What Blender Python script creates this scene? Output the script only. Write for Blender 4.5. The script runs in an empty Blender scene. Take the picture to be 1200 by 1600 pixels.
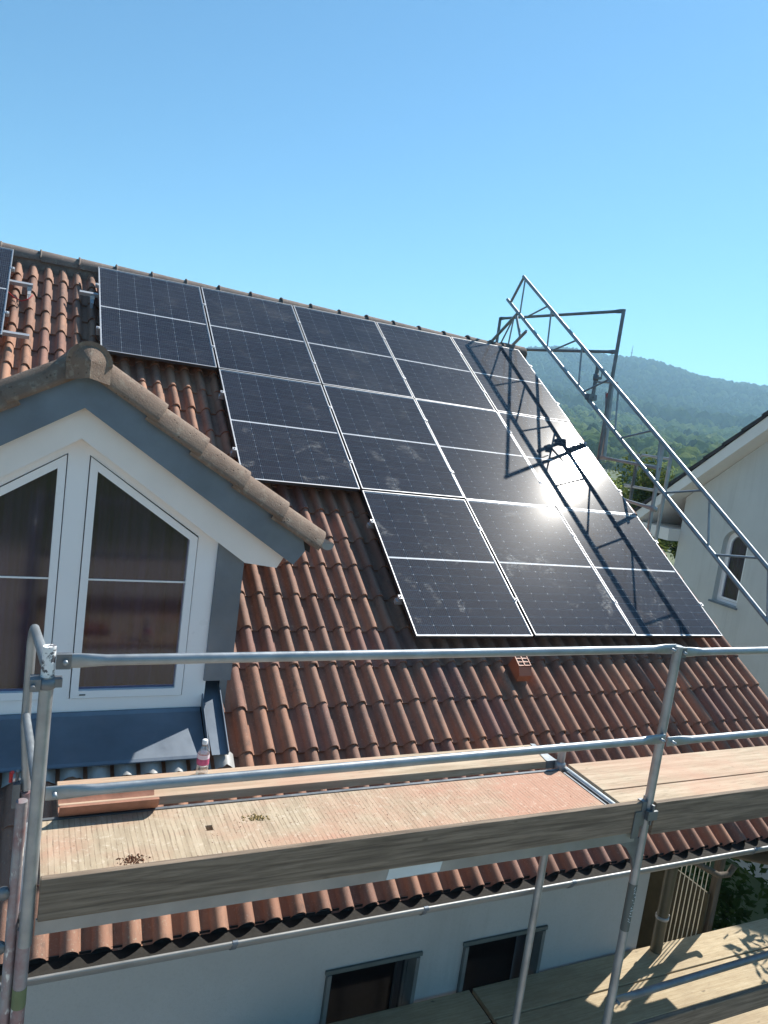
import bpy, bmesh, math, random
import numpy as np
from mathutils import Vector, Matrix
rnd = random.Random(7)
scene = bpy.context.scene
COL = scene.collection

# ------------------------------------------------------------------ camera, world, sun, exposure
cam_d = bpy.data.cameras.new('camera')
cam_d.sensor_fit = 'HORIZONTAL'; cam_d.sensor_width = 36.0
cam_d.lens = 1172.63 * 36.0 / 1200.0
cam_d.clip_start = 0.05; cam_d.clip_end = 12000
cam = bpy.data.objects.new('camera', cam_d); COL.objects.link(cam)
cam.location = (-0.5472, -9.360, -1.2573)
cam.rotation_euler = (1.4476, -0.1358, -0.4328)
scene.camera = cam

SUN = Vector((0.637, 0.272, 0.721)).normalized()
SUN_EL = math.asin(SUN.z); SUN_AZ = math.atan2(SUN.x, SUN.y)
world = bpy.data.worlds.new('World'); scene.world = world
world.use_nodes = True
wn = world.node_tree
for n in list(wn.nodes): wn.nodes.remove(n)
wo = wn.nodes.new('ShaderNodeOutputWorld'); wb = wn.nodes.new('ShaderNodeBackground')
sky = wn.nodes.new('ShaderNodeTexSky'); sky.sky_type = 'NISHITA'
sky.sun_disc = False; sky.sun_elevation = SUN_EL; sky.sun_rotation = SUN_AZ
sky.altitude = 300; sky.air_density = 1.0; sky.dust_density = 0.15; sky.ozone_density = 2.0
wb.inputs['Strength'].default_value = 0.082
tint = wn.nodes.new('ShaderNodeVectorMath'); tint.operation = 'MULTIPLY'; tint.inputs[1].default_value = (.54, .925, 1.04)
wn.links.new(sky.outputs[0], tint.inputs[0]); wn.links.new(tint.outputs[0], wb.inputs['Color']); wn.links.new(wb.outputs[0], wo.inputs['Surface'])

sun_d = bpy.data.lights.new('sun', 'SUN'); sun_d.energy = 5.0; sun_d.angle = math.radians(0.53)
sun_d.color = (1.0, 0.95, 0.87)
sun = bpy.data.objects.new('sun', sun_d); COL.objects.link(sun)
sun.rotation_euler = SUN.to_track_quat('Z', 'Y').to_euler(); sun.location = SUN * 60

vs = scene.view_settings
vs.view_transform = 'Standard'; vs.look = 'None'; vs.exposure = 0.78; vs.gamma = 1.0; vs.use_curve_mapping = False
scene.cycles.max_bounces = 8; scene.cycles.transparent_max_bounces = 16
scene.cycles.volume_bounces = 1; scene.cycles.diffuse_bounces = 4

# ------------------------------------------------------------------ node helpers
def srgb(h):
    h = h.lstrip('#'); c = [int(h[i:i+2], 16)/255 for i in (0, 2, 4)]
    return tuple((x/12.92 if x <= .04045 else ((x+.055)/1.055)**2.4) for x in c)
class NT:
    def __init__(s, name):
        s.m = bpy.data.materials.new(name); s.m.use_nodes = True; s.t = s.m.node_tree
        for n in list(s.t.nodes): s.t.nodes.remove(n)
        s.out = s.n('ShaderNodeOutputMaterial')
    def n(s, kind, **kw):
        nd = s.t.nodes.new(kind)
        for k, v in kw.items(): setattr(nd, k, v)
        return nd
    def l(s, a, b): s.t.links.new(a, b)
    def pos(s):
        if not hasattr(s, '_p'): s._p = s.n('ShaderNodeNewGeometry').outputs['Position']
        return s._p
    def obj(s):
        if not hasattr(s, '_o'): s._o = s.n('ShaderNodeTexCoord').outputs['Object']
        return s._o
    def scaled(s, src, sc):
        m = s.n('ShaderNodeMapping'); s.l(src, m.inputs['Vector']); m.inputs['Scale'].default_value = sc
        return m.outputs[0]
    def noise(s, src, scale, detail=4, rough=.55, dist=0):
        t = s.n('ShaderNodeTexNoise'); s.l(src, t.inputs['Vector'])
        t.inputs['Scale'].default_value = scale; t.inputs['Detail'].default_value = detail
        t.inputs['Roughness'].default_value = rough; t.inputs['Distortion'].default_value = dist
        return t.outputs['Fac']
    def ramp(s, fac, a, b, lo=0., hi=1.):
        r = s.n('ShaderNodeMapRange', clamp=True); s.l(fac, r.inputs['Value'])
        r.inputs['From Min'].default_value = a; r.inputs['From Max'].default_value = b
        r.inputs['To Min'].default_value = lo; r.inputs['To Max'].default_value = hi
        return r.outputs[0]
    def mix(s, fac, a, b, mode='MIX'):
        x = s.n('ShaderNodeMix', data_type='RGBA', blend_type=mode)
        for key, v in (('Factor', fac), ('A', a), ('B', b)):
            sock = [i for i in x.inputs if i.name == key and (i.type == 'RGBA' if key != 'Factor' else i.type == 'VALUE')][0]
            if hasattr(v, 'node'): s.l(v, sock)
            else: sock.default_value = v if key == 'Factor' else (*v[:3], 1)
        return [o for o in x.outputs if o.type == 'RGBA'][0]
    def math(s, op, a, b=0.):
        m = s.n('ShaderNodeMath', operation=op)
        for i, v in enumerate((a, b)):
            if hasattr(v, 'node'): s.l(v, m.inputs[i])
            else: m.inputs[i].default_value = v
        return m.outputs[0]
    def schlick(s, f0):
        ge = s.n('ShaderNodeNewGeometry'); d = s.n('ShaderNodeVectorMath', operation='DOT_PRODUCT')
        s.l(ge.outputs['Incoming'], d.inputs[0]); s.l(ge.outputs['Normal'], d.inputs[1])
        k = s.math('POWER', s.math('SUBTRACT', 1., s.math('ABSOLUTE', d.outputs['Value'])), 5.)
        return s.math('ADD', f0, s.math('MULTIPLY', k, 1-f0))
    def rand(s): return s.n('ShaderNodeObjectInfo').outputs['Random']
    def bsdf(s, color, rough=.6, metal=0., bump=None, bstr=.3, bdist=.01, spec=None):
        b = s.n('ShaderNodeBsdfPrincipled')
        for k, v in (('Base Color', color), ('Roughness', rough), ('Metallic', metal)):
            if hasattr(v, 'node'): s.l(v, b.inputs[k])
            else: b.inputs[k].default_value = (*v[:3], 1) if k == 'Base Color' else v
        if spec is not None: b.inputs['Specular IOR Level'].default_value = spec
        if bump is not None:
            bp = s.n('ShaderNodeBump'); bp.inputs['Strength'].default_value = bstr; bp.inputs['Distance'].default_value = bdist
            s.l(bump, bp.inputs['Height']); s.l(bp.outputs[0], b.inputs['Normal'])
        s.l(b.outputs[0], s.out.inputs['Surface'])
        s.b = b
        return s.m

M = {}
def simple(name, c, rough=.6, metal=0., var=.25, scale=6., bump=.15, bscale=60., bdist=.004, dark=None):
    t = NT(name); p = t.pos()
    n1 = t.ramp(t.noise(p, scale, 5), .3, .7)
    d = dark or tuple(x*(1-var) for x in c)
    colr = t.mix(n1, d, tuple(min(1, x*(1+var*.4)) for x in c))
    M[name] = t.bsdf(colr, t.ramp(t.noise(p, scale*3, 3), .3, .7, max(0, rough-.08), min(1, rough+.08)), metal, t.noise(p, bscale, 3), bump, bdist)
    return M[name]

# roof tiles: worn terracotta coloured concrete, each tile its own tone
t = NT('roof_tile'); p = t.pos(); r = t.rand()
base = t.mix(r, (.29, .138, .086), (.42, .222, .140))
pat = t.ramp(t.noise(p, .55, 3), .42, .68)
base = t.mix(t.math('MULTIPLY', pat, .7), base, (.19, .12, .10))
r2 = t.math('FRACT', t.math('MULTIPLY', r, 17.37))
base = t.mix(t.ramp(r2, .72, 1., 0, .75), base, (.22, .115, .10))
st = t.ramp(t.noise(t.scaled(p, (1, .35, .35)), 14, 5, .65), .5, .78)
base = t.mix(t.math('MULTIPLY', st, .75), base, (.10, .072, .06))
ag = t.math('MULTIPLY', t.ramp(t.noise(p, 3.2, 6, .7), .52, .66), t.ramp(t.noise(p, 26, 4, .7), .42, .6))
base = t.mix(t.math('MULTIPLY', ag, .6), base, (.085, .065, .055))
li = t.math('MULTIPLY', t.ramp(t.noise(p, 1.4, 3), .5, .65), t.ramp(t.noise(p, 55, 4, .7), .6, .68))
base = t.mix(t.math('MULTIPLY', li, .8), base, (.42, .38, .28))
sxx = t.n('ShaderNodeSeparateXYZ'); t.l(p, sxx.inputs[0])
view_shade = t.math('MULTIPLY', t.ramp(sxx.outputs['X'], 1.2, 4.6, .05, .8), t.ramp(t.noise(p, .9, 4, .65), .3, .62))  # darker towards the right: shaded look of the rolls put into the colour
base = t.mix(t.math('MULTIPLY', view_shade, .7), base, (.15, .082, .068))
sp = t.ramp(t.noise(p, 95, 2), .62, .72)
base = t.mix(t.math('MULTIPLY', sp, .45), base, (.36, .31, .25))
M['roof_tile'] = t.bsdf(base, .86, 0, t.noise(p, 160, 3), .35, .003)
# verge / ridge tiles: greyer, sanded, lichen
def old_tile(name, a, b, lich):
    t = NT(name); p = t.pos()
    base = t.mix(t.ramp(t.noise(p, 5, 5, .6), .3, .7), a, b)
    base = t.mix(t.math('MULTIPLY', t.ramp(t.noise(p, 22, 4, .6), .55, .68), .6), base, lich)
    base = t.mix(t.math('MULTIPLY', t.ramp(t.noise(p, 40, 3), .62, .7), .6), base, (.09, .07, .055))
    v = t.n('ShaderNodeTexVoronoi'); t.l(p, v.inputs['Vector']); v.inputs['Scale'].default_value = 34
    pit = t.math('MULTIPLY', t.ramp(v.outputs['Distance'], .10, .22, 1, 0), t.ramp(t.noise(p, 15, 3), .48, .58))
    base = t.mix(t.math('MULTIPLY', pit, .75), base, (.075, .055, .042))
    M[name] = t.bsdf(base, .9, 0, t.math('SUBTRACT', t.noise(p, 90, 4, .7), pit), .7, .006)
old_tile('verge_tile', (.165, .11, .08), (.255, .185, .138), (.31, .26, .20))
old_tile('ridge_tile', (.15, .12, .105), (.24, .18, .15), (.30, .28, .23))
simple('vent_plastic', (.40, .12, .06), .45, 0, .12)
simple('half_tile', (.36, .17, .11), .8, 0, .3, 12, .3)
simple('underlay', (.035, .03, .028), .9)
simple('slate_dark', (.045, .038, .04), .75, 0, .35, 9, .3)
def plaster(name, a, b, stain):
    t = NT(name); p = t.pos()
    c = t.mix(t.ramp(t.noise(p, .9, 5, .6), .3, .7), a, b)
    sk = t.math('MULTIPLY', t.ramp(t.noise(t.scaled(p, (7, 7, .5)), 1.3, 4, .6), .5, .72), t.ramp(t.noise(p, .5, 3), .4, .65))
    c = t.mix(t.math('MULTIPLY', sk, .55), c, stain)
    c = t.mix(t.math('MULTIPLY', t.ramp(t.noise(p, 60, 3, .7), .5, .7), .25), c, stain)
    M[name] = t.bsdf(c, .92, 0, t.math('ADD', t.noise(p, 170, 3), t.noise(p, 14, 3)), .5, .005)
plaster('plaster', (.40, .40, .39), (.47, .47, .455), (.30, .295, .28))
plaster('plaster_warm', (.55, .545, .52), (.62, .615, .585), (.43, .42, .39))
simple('pvc_white', (.86, .85, .85), .35, 0, .04, 2, .02)
simple('board_white', (.84, .77, .71), .5, 0, .06, 3, .05)
simple('zinc', (.17, .205, .25), .5, .6, .2, 3.5, .10, 25, .004)
simple('zinc_new', (.30, .31, .31), .5, .5, .2, 5, .10, 25, .004)
simple('galv', (.34, .37, .39), .46, .65, .22, 9, .12, 120, .002)
simple('galv_dark', (.20, .215, .23), .5, .6, .3, 9, .12, 120, .002)
simple('alu', (.46, .47, .49), .55, .6, .08, 8, .03)
simple('frame_gap_shade', (.05, .05, .055), .6, .2)
simple('lead', (.40, .40, .39), .6, .15, .2, 12, .2)
simple('steel_plain', (.32, .33, .34), .5, .7, .3, 20, .15)
simple('black_rubber', (.02, .02, .02), .6)
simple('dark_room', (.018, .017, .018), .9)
simple('frame_green', (.10, .12, .115), .5, 0, .2)
simple('window_wood', (.16, .165, .16), .6)
simple('cable_red', (.45, .03, .03), .5)
simple('sticker', (.62, .66, .66), .6, 0, .08, 14)
simple('cladding', (.06, .05, .026), .8, 0, .35, 5, .3)
simple('bark', (.10, .08, .06), .9, 0, .4, 8, .6, 30, .02)
simple('pipe_brown', (.085, .072, .045), .42, .1)
simple('shade_silt', (.022, .02, .017), .95, 0, .4, 30)
simple('dirt', (.16, .07, .035), .95, 0, .4, 60)
simple('straw', (.34, .25, .10), .9, 0, .3, 60)
simple('ceramic_wire', (.62, .60, .52), .35, .6, .1)
# paint spattered old tube
t = NT('tube_stained'); p = t.pos()
c = t.mix(t.ramp(t.noise(p, 7, 4, .6), .4, .62), (.34, .33, .34), (.27, .15, .155))
c = t.mix(t.ramp(t.noise(t.scaled(p, (1, 1, .4)), 30, 4, .6), .6, .68), c, (.68, .68, .66))
M['tube_stained'] = t.bsdf(c, .55, .35, t.noise(p, 90, 3), .2, .003)
t = NT('spigot_paint'); p = t.pos()
c = t.mix(t.ramp(t.noise(p, 34, 4, .7), .5, .56), (.78, .78, .77), (.09, .09, .10))
M['spigot_paint'] = t.bsdf(c, .55)
# woods: grain along world X
def wood(name, a, b, stain, stain_amt, grain=(1.2, 22, 22), knots=True, dark=(.10, .075, .05)):
    t = NT(name); p = t.pos()
    g = t.noise(t.scaled(p, grain), 3.2, 6, .62, .4)
    c = t.mix(t.ramp(g, .38, .62), a, b)
    fine = t.ramp(t.noise(t.scaled(p, (grain[0]*3, grain[1]*4, grain[2]*4)), 4, 4, .6), .58, .72)
    c = t.mix(t.math('MULTIPLY', fine, .65), c, dark)
    s = t.ramp(t.noise(p, 1.7, 5, .65), .42, .66)
    c = t.mix(t.math('MULTIPLY', s, stain_amt), c, stain)
    if knots:
        k = t.ramp(t.noise(t.scaled(p, (3.2, 8, 8)), 1.6, 2), .72, .76)
        c = t.mix(t.math('MULTIPLY', k, .7), c, dark)
    M[name] = t.bsdf(c, .85, 0, t.math('ADD', g, t.math('MULTIPLY', fine, -.4)), .45, .004)
wood('plank_pale', (.36, .275, .185), (.52, .42, .30), (.48, .27, .185), .6, (.7, 11, 11))
wood('plank_grey', (.125, .092, .065), (.27, .205, .148), (.16, .122, .092), .4, (.8, 17, 17))
wood('plank_low', (.40, .31, .19), (.50, .41, .27), (.26, .19, .12), .5)
wood('post_wood', (.07, .055, .04), (.12, .095, .07), (.06, .05, .04), .4, (22, 22, 1.2))
# ribbed deck boards: ribs run across the deck
def ribbed(name, a, b, stain, amt, freq):
    t = NT(name); p = t.pos()
    jit = t.n('ShaderNodeTexNoise'); t.l(t.scaled(p, (6, 3, 1)), jit.inputs['Vector']); jit.inputs['Scale'].default_value = 1.5; jit.inputs['Detail'].default_value = 3
    sx = t.n('ShaderNodeSeparateXYZ'); t.l(p, sx.inputs[0])
    xx = t.math('ADD', t.math('MULTIPLY', sx.outputs['X'], freq), t.math('MULTIPLY', jit.outputs['Fac'], .55))
    fr = t.math('FRACT', xx)
    tri = t.math('ABSOLUTE', t.math('SUBTRACT', fr, .5))
    wear = t.noise(p, 9, 6, .75)
    wide = t.ramp(t.noise(t.scaled(p, (30, 4, 1)), 1, 3), .35, .65, .05, .16)
    gm_ = t.math('LESS_THAN', tri, wide)
    groove = t.math('MULTIPLY', gm_, t.ramp(wear, .40, .60, .10, 1))
    ribn = t.n('ShaderNodeTexWhiteNoise', noise_dimensions='1D'); t.l(t.math('FLOOR', t.math('ADD', xx, .5)), ribn.inputs['W'])
    d = t.n('ShaderNodeTexNoise'); t.l(t.scaled(p, (26, 4, 1)), d.inputs['Vector']); d.inputs['Scale'].default_value = 1; d.inputs['Detail'].default_value = 6
    c = t.mix(t.ramp(d.outputs['Fac'], .34, .66), a, b)
    c = t.mix(t.math('MULTIPLY', ribn.outputs['Value'], .35), c, (.36, .28, .185))
    s = t.ramp(t.math('ADD', t.noise(t.scaled(p, (.8, 1.3, 1)), 1.5, 6, .65), t.ramp(sx.outputs['X'], .2, 2.2, -.06, .12)), .40, .62)
    c = t.mix(t.math('MULTIPLY', s, amt), c, stain)
    c = t.mix(t.math('MULTIPLY', t.ramp(t.noise(p, 26, 6, .8), .54, .68), .65), c, (.66, .58, .46))
    c = t.mix(t.math('MULTIPLY', t.ramp(t.noise(p, 13, 6, .8), .58, .72), .6), c, (.25, .17, .11))
    c = t.mix(t.math('MULTIPLY', groove, .62), c, (.16, .11, .07))
    h = t.math('ADD', t.math('MULTIPLY', groove, -1.), t.math('MULTIPLY', wear, .8))
    M[name] = t.bsdf(c, .88, 0, h, .6, .004)
ribbed('deck_ribbed', (.34, .27, .185), (.49, .40, .285), (.45, .235, .16), .85, 44)
# glass etc.
t = NT('panel_glass'); p = t.pos()
fr = t.schlick(.02)
tr = t.n('ShaderNodeBsdfTransparent'); tr.inputs['Color'].default_value = (.93, .94, .95, 1)
g1 = t.n('ShaderNodeBsdfGlossy'); g1.inputs['Roughness'].default_value = .078
g2 = t.n('ShaderNodeBsdfGlossy'); g2.inputs['Roughness'].default_value = .34
gm = t.n('ShaderNodeMixShader'); gm.inputs[0].default_value = .12
t.l(g1.outputs[0], gm.inputs[1]); t.l(g2.outputs[0], gm.inputs[2])
m1 = t.n('ShaderNodeMixShader'); t.l(fr, m1.inputs[0]); t.l(tr.outputs[0], m1.inputs[1]); t.l(gm.outputs[0], m1.inputs[2])
df = t.n('ShaderNodeBsdfDiffuse'); df.inputs['Color'].default_value = (.62, .60, .57, 1)
sm = t.math('MULTIPLY', t.ramp(t.noise(p, 1.6, 4, .6), .54, .74), t.ramp(t.noise(t.scaled(p, (1, 1.6, 1)), 11, 6, .72, 1.2), .55, .68))
sz = t.n('ShaderNodeSeparateXYZ'); t.l(p, sz.inputs[0])
lowm = t.ramp(sz.outputs['Z'], -2.1, -1.3, 1.1, .18)
hand = t.math('MULTIPLY', t.ramp(t.noise(p, 3.1, 4, .6, .6), .60, .68), t.ramp(t.noise(t.scaled(p, (1, 2.2, 1)), 30, 5, .75), .44, .6))
sm = t.math('MULTIPLY', t.math('ADD', sm, hand), lowm)
dust = t.math('ADD', t.math('MULTIPLY', sm, .42), t.ramp(t.noise(p, .8, 3), .3, .8, .008, .035))
m2 = t.n('ShaderNodeMixShader'); t.l(dust, m2.inputs[0]); t.l(m1.outputs[0], m2.inputs[1]); t.l(df.outputs[0], m2.inputs[2])
t.l(m2.outputs[0], t.out.inputs['Surface']); M['panel_glass'] = t.m
t = NT('window_glass')
fr = t.schlick(.085)
tr = t.n('ShaderNodeBsdfTransparent'); tr.inputs['Color'].default_value = (.58, .54, .70, 1)
g1 = t.n('ShaderNodeBsdfGlossy'); g1.inputs['Roughness'].default_value = .10
m1 = t.n('ShaderNodeMixShader'); t.l(fr, m1.inputs[0]); t.l(tr.outputs[0], m1.inputs[1]); t.l(g1.outputs[0], m1.inputs[2])
t.l(m1.outputs[0], t.out.inputs['Surface']); M['window_glass'] = t.m
t = NT('dim_glass')
fr = t.schlick(.012)
tr = t.n('ShaderNodeBsdfTransparent'); tr.inputs['Color'].default_value = (.45, .45, .48, 1)
g1 = t.n('ShaderNodeBsdfGlossy'); g1.inputs['Roughness'].default_value = .12
m1 = t.n('ShaderNodeMixShader'); t.l(fr, m1.inputs[0]); t.l(tr.outputs[0], m1.inputs[1]); t.l(g1.outputs[0], m1.inputs[2])
t.l(m1.outputs[0], t.out.inputs['Surface']); M['dim_glass'] = t.m
t = NT('bottle_plastic')
fr = t.schlick(.04)
tr = t.n('ShaderNodeBsdfTransparent'); tr.inputs['Color'].default_value = (.95, .96, .97, 1)
g1 = t.n('ShaderNodeBsdfGlossy'); g1.inputs['Roughness'].default_value = .08
dfb = t.n('ShaderNodeBsdfDiffuse'); dfb.inputs['Color'].default_value = (.85, .86, .88, 1)
mm = t.n('ShaderNodeMixShader'); mm.inputs[0].default_value = .25; t.l(g1.outputs[0], mm.inputs[1]); t.l(dfb.outputs[0], mm.inputs[2])
fa = t.math('ADD', fr, .22)
m1 = t.n('ShaderNodeMixShader'); t.l(fa, m1.inputs[0]); t.l(tr.outputs[0], m1.inputs[1]); t.l(mm.outputs[0], m1.inputs[2])
t.l(m1.outputs[0], t.out.inputs['Surface']); M['bottle_plastic'] = t.m
simple('bottle_cap', (.8, .8, .8), .4, 0, .02); simple('bottle_label', (.62, .10, .22), .5, 0, .35, 70); simple('bottle_label_pale', (.80, .66, .70), .5, 0, .1, 60)
# solar cell: blue black silicon with fine busbars (object space: X across panel)
t = NT('solar_cell'); o = t.obj(); r = t.rand()
sx = t.n('ShaderNodeSeparateXYZ'); t.l(o, sx.inputs[0])
fx = t.math('FRACT', t.math('ADD', t.math('MULTIPLY', sx.outputs['X'], 1/.0182), .5))
bus = t.ramp(t.math('ABSOLUTE', t.math('SUBTRACT', fx, .5)), .03, .055, 1, 0)
c = t.mix(r, (.013, .016, .028), (.019, .023, .038))
c = t.mix(t.math('MULTIPLY', bus, .55), c, (.32, .33, .36))
M['solar_cell'] = t.bsdf(c, .7, 0, spec=.0)
simple('backsheet', (.70, .71, .73), .6, 0, .03)
simple('curtain', (.30, .235, .22), .9, 0, .2, 3)
simple('olive_tape', (.16, .19, .09), .6)
simple('curtain_dark', (.085, .065, .10), .9, 0, .2, 3)
# foliage
def leafmat(name, a, b):
    t = NT(name); p = t.pos(); r = t.rand()
    c = t.mix(t.ramp(t.noise(p, 1.7, 3), .3, .7), a, b)
    d = t.n('ShaderNodeBsdfDiffuse'); t.l(c, d.inputs[0])
    tl = t.n('ShaderNodeBsdfTranslucent'); t.l(t.mix(.5, c, (b[0]*1.3, b[1]*1.3, b[2])), tl.inputs[0])
    mx = t.n('ShaderNodeMixShader'); mx.inputs[0].default_value = .35
    t.l(d.outputs[0], mx.inputs[1]); t.l(tl.outputs[0], mx.inputs[2]); t.l(mx.outputs[0], t.out.inputs['Surface'])
    M[name] = t.m
leafmat('leaf_olive', (.055, .085, .022), (.13, .155, .045))
leafmat('leaf_dark', (.025, .05, .014), (.06, .09, .025))
leafmat('leaf_green', (.04, .085, .018), (.11, .17, .035))
def crownmat(name, a, b):
    t = NT(name); p = t.pos(); r = t.rand()
    c = t.mix(r, a, b)
    c = t.mix(t.ramp(t.noise(p, .02, 3), .35, .65, 0, .7), c, (a[0]*.9, a[1]*.95, a[2]))
    c = t.mix(t.math('MULTIPLY', t.ramp(t.noise(p, .8, 4, .7), .5, .7), .5), c, (a[0]*.5, a[1]*.55, a[2]*.6))
    d = t.n('ShaderNodeBsdfDiffuse'); t.l(c, d.inputs[0])
    bp = t.n('ShaderNodeBump'); bp.inputs['Strength'].default_value = 1.; bp.inputs['Distance'].default_value = .9
    t.l(t.noise(p, .9, 5, .7), bp.inputs['Height']); t.l(bp.outputs[0], d.inputs['Normal'])
    tl = t.n('ShaderNodeBsdfTranslucent'); t.l(t.mix(.5, c, (b[0]*2.2, b[1]*2.2, b[2])), tl.inputs[0])
    mx = t.n('ShaderNodeMixShader'); mx.inputs[0].default_value = .4
    t.l(d.outputs[0], mx.inputs[1]); t.l(tl.outputs[0], mx.inputs[2]); t.l(mx.outputs[0], t.out.inputs['Surface'])
    M[name] = t.m
crownmat('crown_forest', (.022, .05, .02), (.13, .18, .05))
crownmat('crown_valley', (.09, .15, .035), (.26, .29, .075))
t = NT('ground_mat'); p = t.pos()
c = t.mix(t.ramp(t.noise(p, .05, 5), .35, .65), (.06, .085, .028), (.11, .12, .05))
M['ground_mat'] = t.bsdf(c, .95, 0, t.noise(p, 2, 4), .4, .05)

# ------------------------------------------------------------------ mesh helpers
class MB:
    def __init__(s): s.v = []; s.f = []; s.sm = []
    def add(s, vs, fs, smooth=False):
        b = len(s.v); s.v += [tuple(v) for v in vs]
        for f in fs: s.f.append(tuple(i+b for i in f)); s.sm.append(smooth)
        return s
    def box(s, x0, x1, y0, y1, z0, z1):
        return s.add([(x, y, z) for z in (z0, z1) for y in (y0, y1) for x in (x0, x1)],
                     [(0, 2, 3, 1), (4, 5, 7, 6), (0, 1, 5, 4), (2, 6, 7, 3), (0, 4, 6, 2), (1, 3, 7, 5)])
    def bar(s, p0, p1, w, h, up=(0, 0, 1)):
        p0 = Vector(p0); p1 = Vector(p1); d = (p1-p0).normalized(); u = Vector(up)
        a = d.cross(u).normalized(); u = a.cross(d).normalized()
        vs = [p + a*(sx*w/2) + u*(sz*h/2) for p in (p0, p1) for sz in (-1, 1) for sx in (-1, 1)]
        return s.add(vs, [(0, 1, 3, 2), (4, 6, 7, 5), (0, 4, 5, 1), (2, 3, 7, 6), (0, 2, 6, 4), (1, 5, 7, 3)])
    def tube(s, pts, r, n=12, caps=True, up=(0, 0, 1), scl=None):
        pts = [Vector(p) for p in pts]; k = len(pts)
        rings = []
        for i, p in enumerate(pts):
            d = (pts[min(i+1, k-1)] - pts[max(i-1, 0)]).normalized()
            u = Vector(up)
            if abs(d.dot(u)) > .98: u = Vector((0, 1, 0)) if abs(d.y) < .9 else Vector((1, 0, 0))
            a = d.cross(u).normalized(); b = a.cross(d).normalized()
            ra, rb = (r, r) if scl is None else (r*scl[i][0], r*scl[i][1])
            rings.append([p + a*(math.cos(q)*ra) + b*(math.sin(q)*rb) for q in [2*math.pi*j/n for j in range(n)]])
        vs = [v for rg in rings for v in rg]
        fs = [(i*n+j, i*n+(j+1) % n, (i+1)*n+(j+1) % n, (i+1)*n+j) for i in range(k-1) for j in range(n)]
        s.add(vs, fs, True)
        if caps:
            s.add(rings[0], [tuple(range(n))[::-1]]); s.add(rings[-1], [tuple(range(n))])
        return s
    def prism(s, poly, axis, c0, c1):
        """poly: 2-D points; axis 'y': (x,z) extruded along y; 'x': (y,z); 'z': (x,y)"""
        def P(q, c): return {'y': (q[0], c, q[1]), 'x': (c, q[0], q[1]), 'z': (q[0], q[1], c)}[axis]
        n = len(poly)
        vs = [P(q, c0) for q in poly] + [P(q, c1) for q in poly]
        return s.add(vs, [tuple(range(n))[::-1], tuple(range(n, 2*n))] + [(i, (i+1) % n, n+(i+1) % n, n+i) for i in range(n)])
    def lathe(s, prof, c, n=16, axis='z'):
        vs = []
        for (r, h) in prof:
            for j in range(n):
                q = 2*math.pi*j/n
                a, b = r*math.cos(q), r*math.sin(q)
                vs.append((c[0]+a, c[1]+b, c[2]+h) if axis == 'z' else ((c[0]+h, c[1]+a, c[2]+b) if axis == 'x' else (c[0]+a, c[1]+h, c[2]+b)))
        k = len(prof)
        return s.add(vs, [(i*n+j, i*n+(j+1) % n, (i+1)*n+(j+1) % n, (i+1)*n+j) for i in range(k-1) for j in range(n)], True)
    def mesh(s, name, mat):
        me = bpy.data.meshes.new(name); me.from_pydata(s.v, [], s.f)
        me.polygons.foreach_set('use_smooth', s.sm)
        me.materials.append(M[mat])
        bm = bmesh.new(); bm.from_mesh(me); bmesh.ops.recalc_face_normals(bm, faces=bm.faces); bm.to_mesh(me); bm.free()
        me.update()
        return me
    def build(s, name, mat, parent=None, label=None, bevel=0):
        o = bpy.data.objects.new(name, s.mesh(name, mat)); COL.objects.link(o)
        if parent is not None: attach(o, parent)
        if label: o['label'] = label
        if bevel:
            b = o.modifiers.new('bevel', 'BEVEL'); b.width = bevel; b.segments = 2; b.limit_method = 'ANGLE'; b.angle_limit = math.radians(50)
        return o
def attach(o, parent):
    o.parent = parent
    if parent.type == 'EMPTY': o.matrix_parent_inverse = Matrix.Translation(parent.location).inverted()
def thing(name, label, cat, loc, group=None):
    o = bpy.data.objects.new(name, None); COL.objects.link(o); o.location = loc; o.empty_display_size = .1
    o['label'] = label; o['category'] = cat
    if group: o['group'] = group
    return o
def tag(o, label, cat, group=None):
    o['label'] = label; o['category'] = cat
    if group: o['group'] = group
    return o
def struct(o): o['kind'] = 'structure'; return o
def put(name, me, parent, mat4=None):
    o = bpy.data.objects.new(name, me); COL.objects.link(o); o.parent = parent
    if mat4 is not None: o.matrix_basis = mat4
    return o

# ------------------------------------------------------------------ roof frame
TH = 0.5921
CO, SI = math.cos(TH), math.sin(TH)
NRM = Vector((0, -SI, CO)); DWN = Vector((0, -CO, -SI))
def RP(u, v, off=0.): return Vector((u, 0, 0)) + DWN*v + NRM*off
def RM(u, v, off):      # local x right, y up the slope, z out of the roof
    m = Matrix.Identity(4)
    for i, a in enumerate((Vector((1, 0, 0)), -DWN, NRM)):
        m[0][i], m[1][i], m[2][i] = a
    p = RP(u, v, off); m[0][3], m[1][3], m[2][3] = p
    return m
PITCH, COURSE, VE = .30, .341, 7.06
VERGE = 5.965
TILE_OFF = -.196

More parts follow.
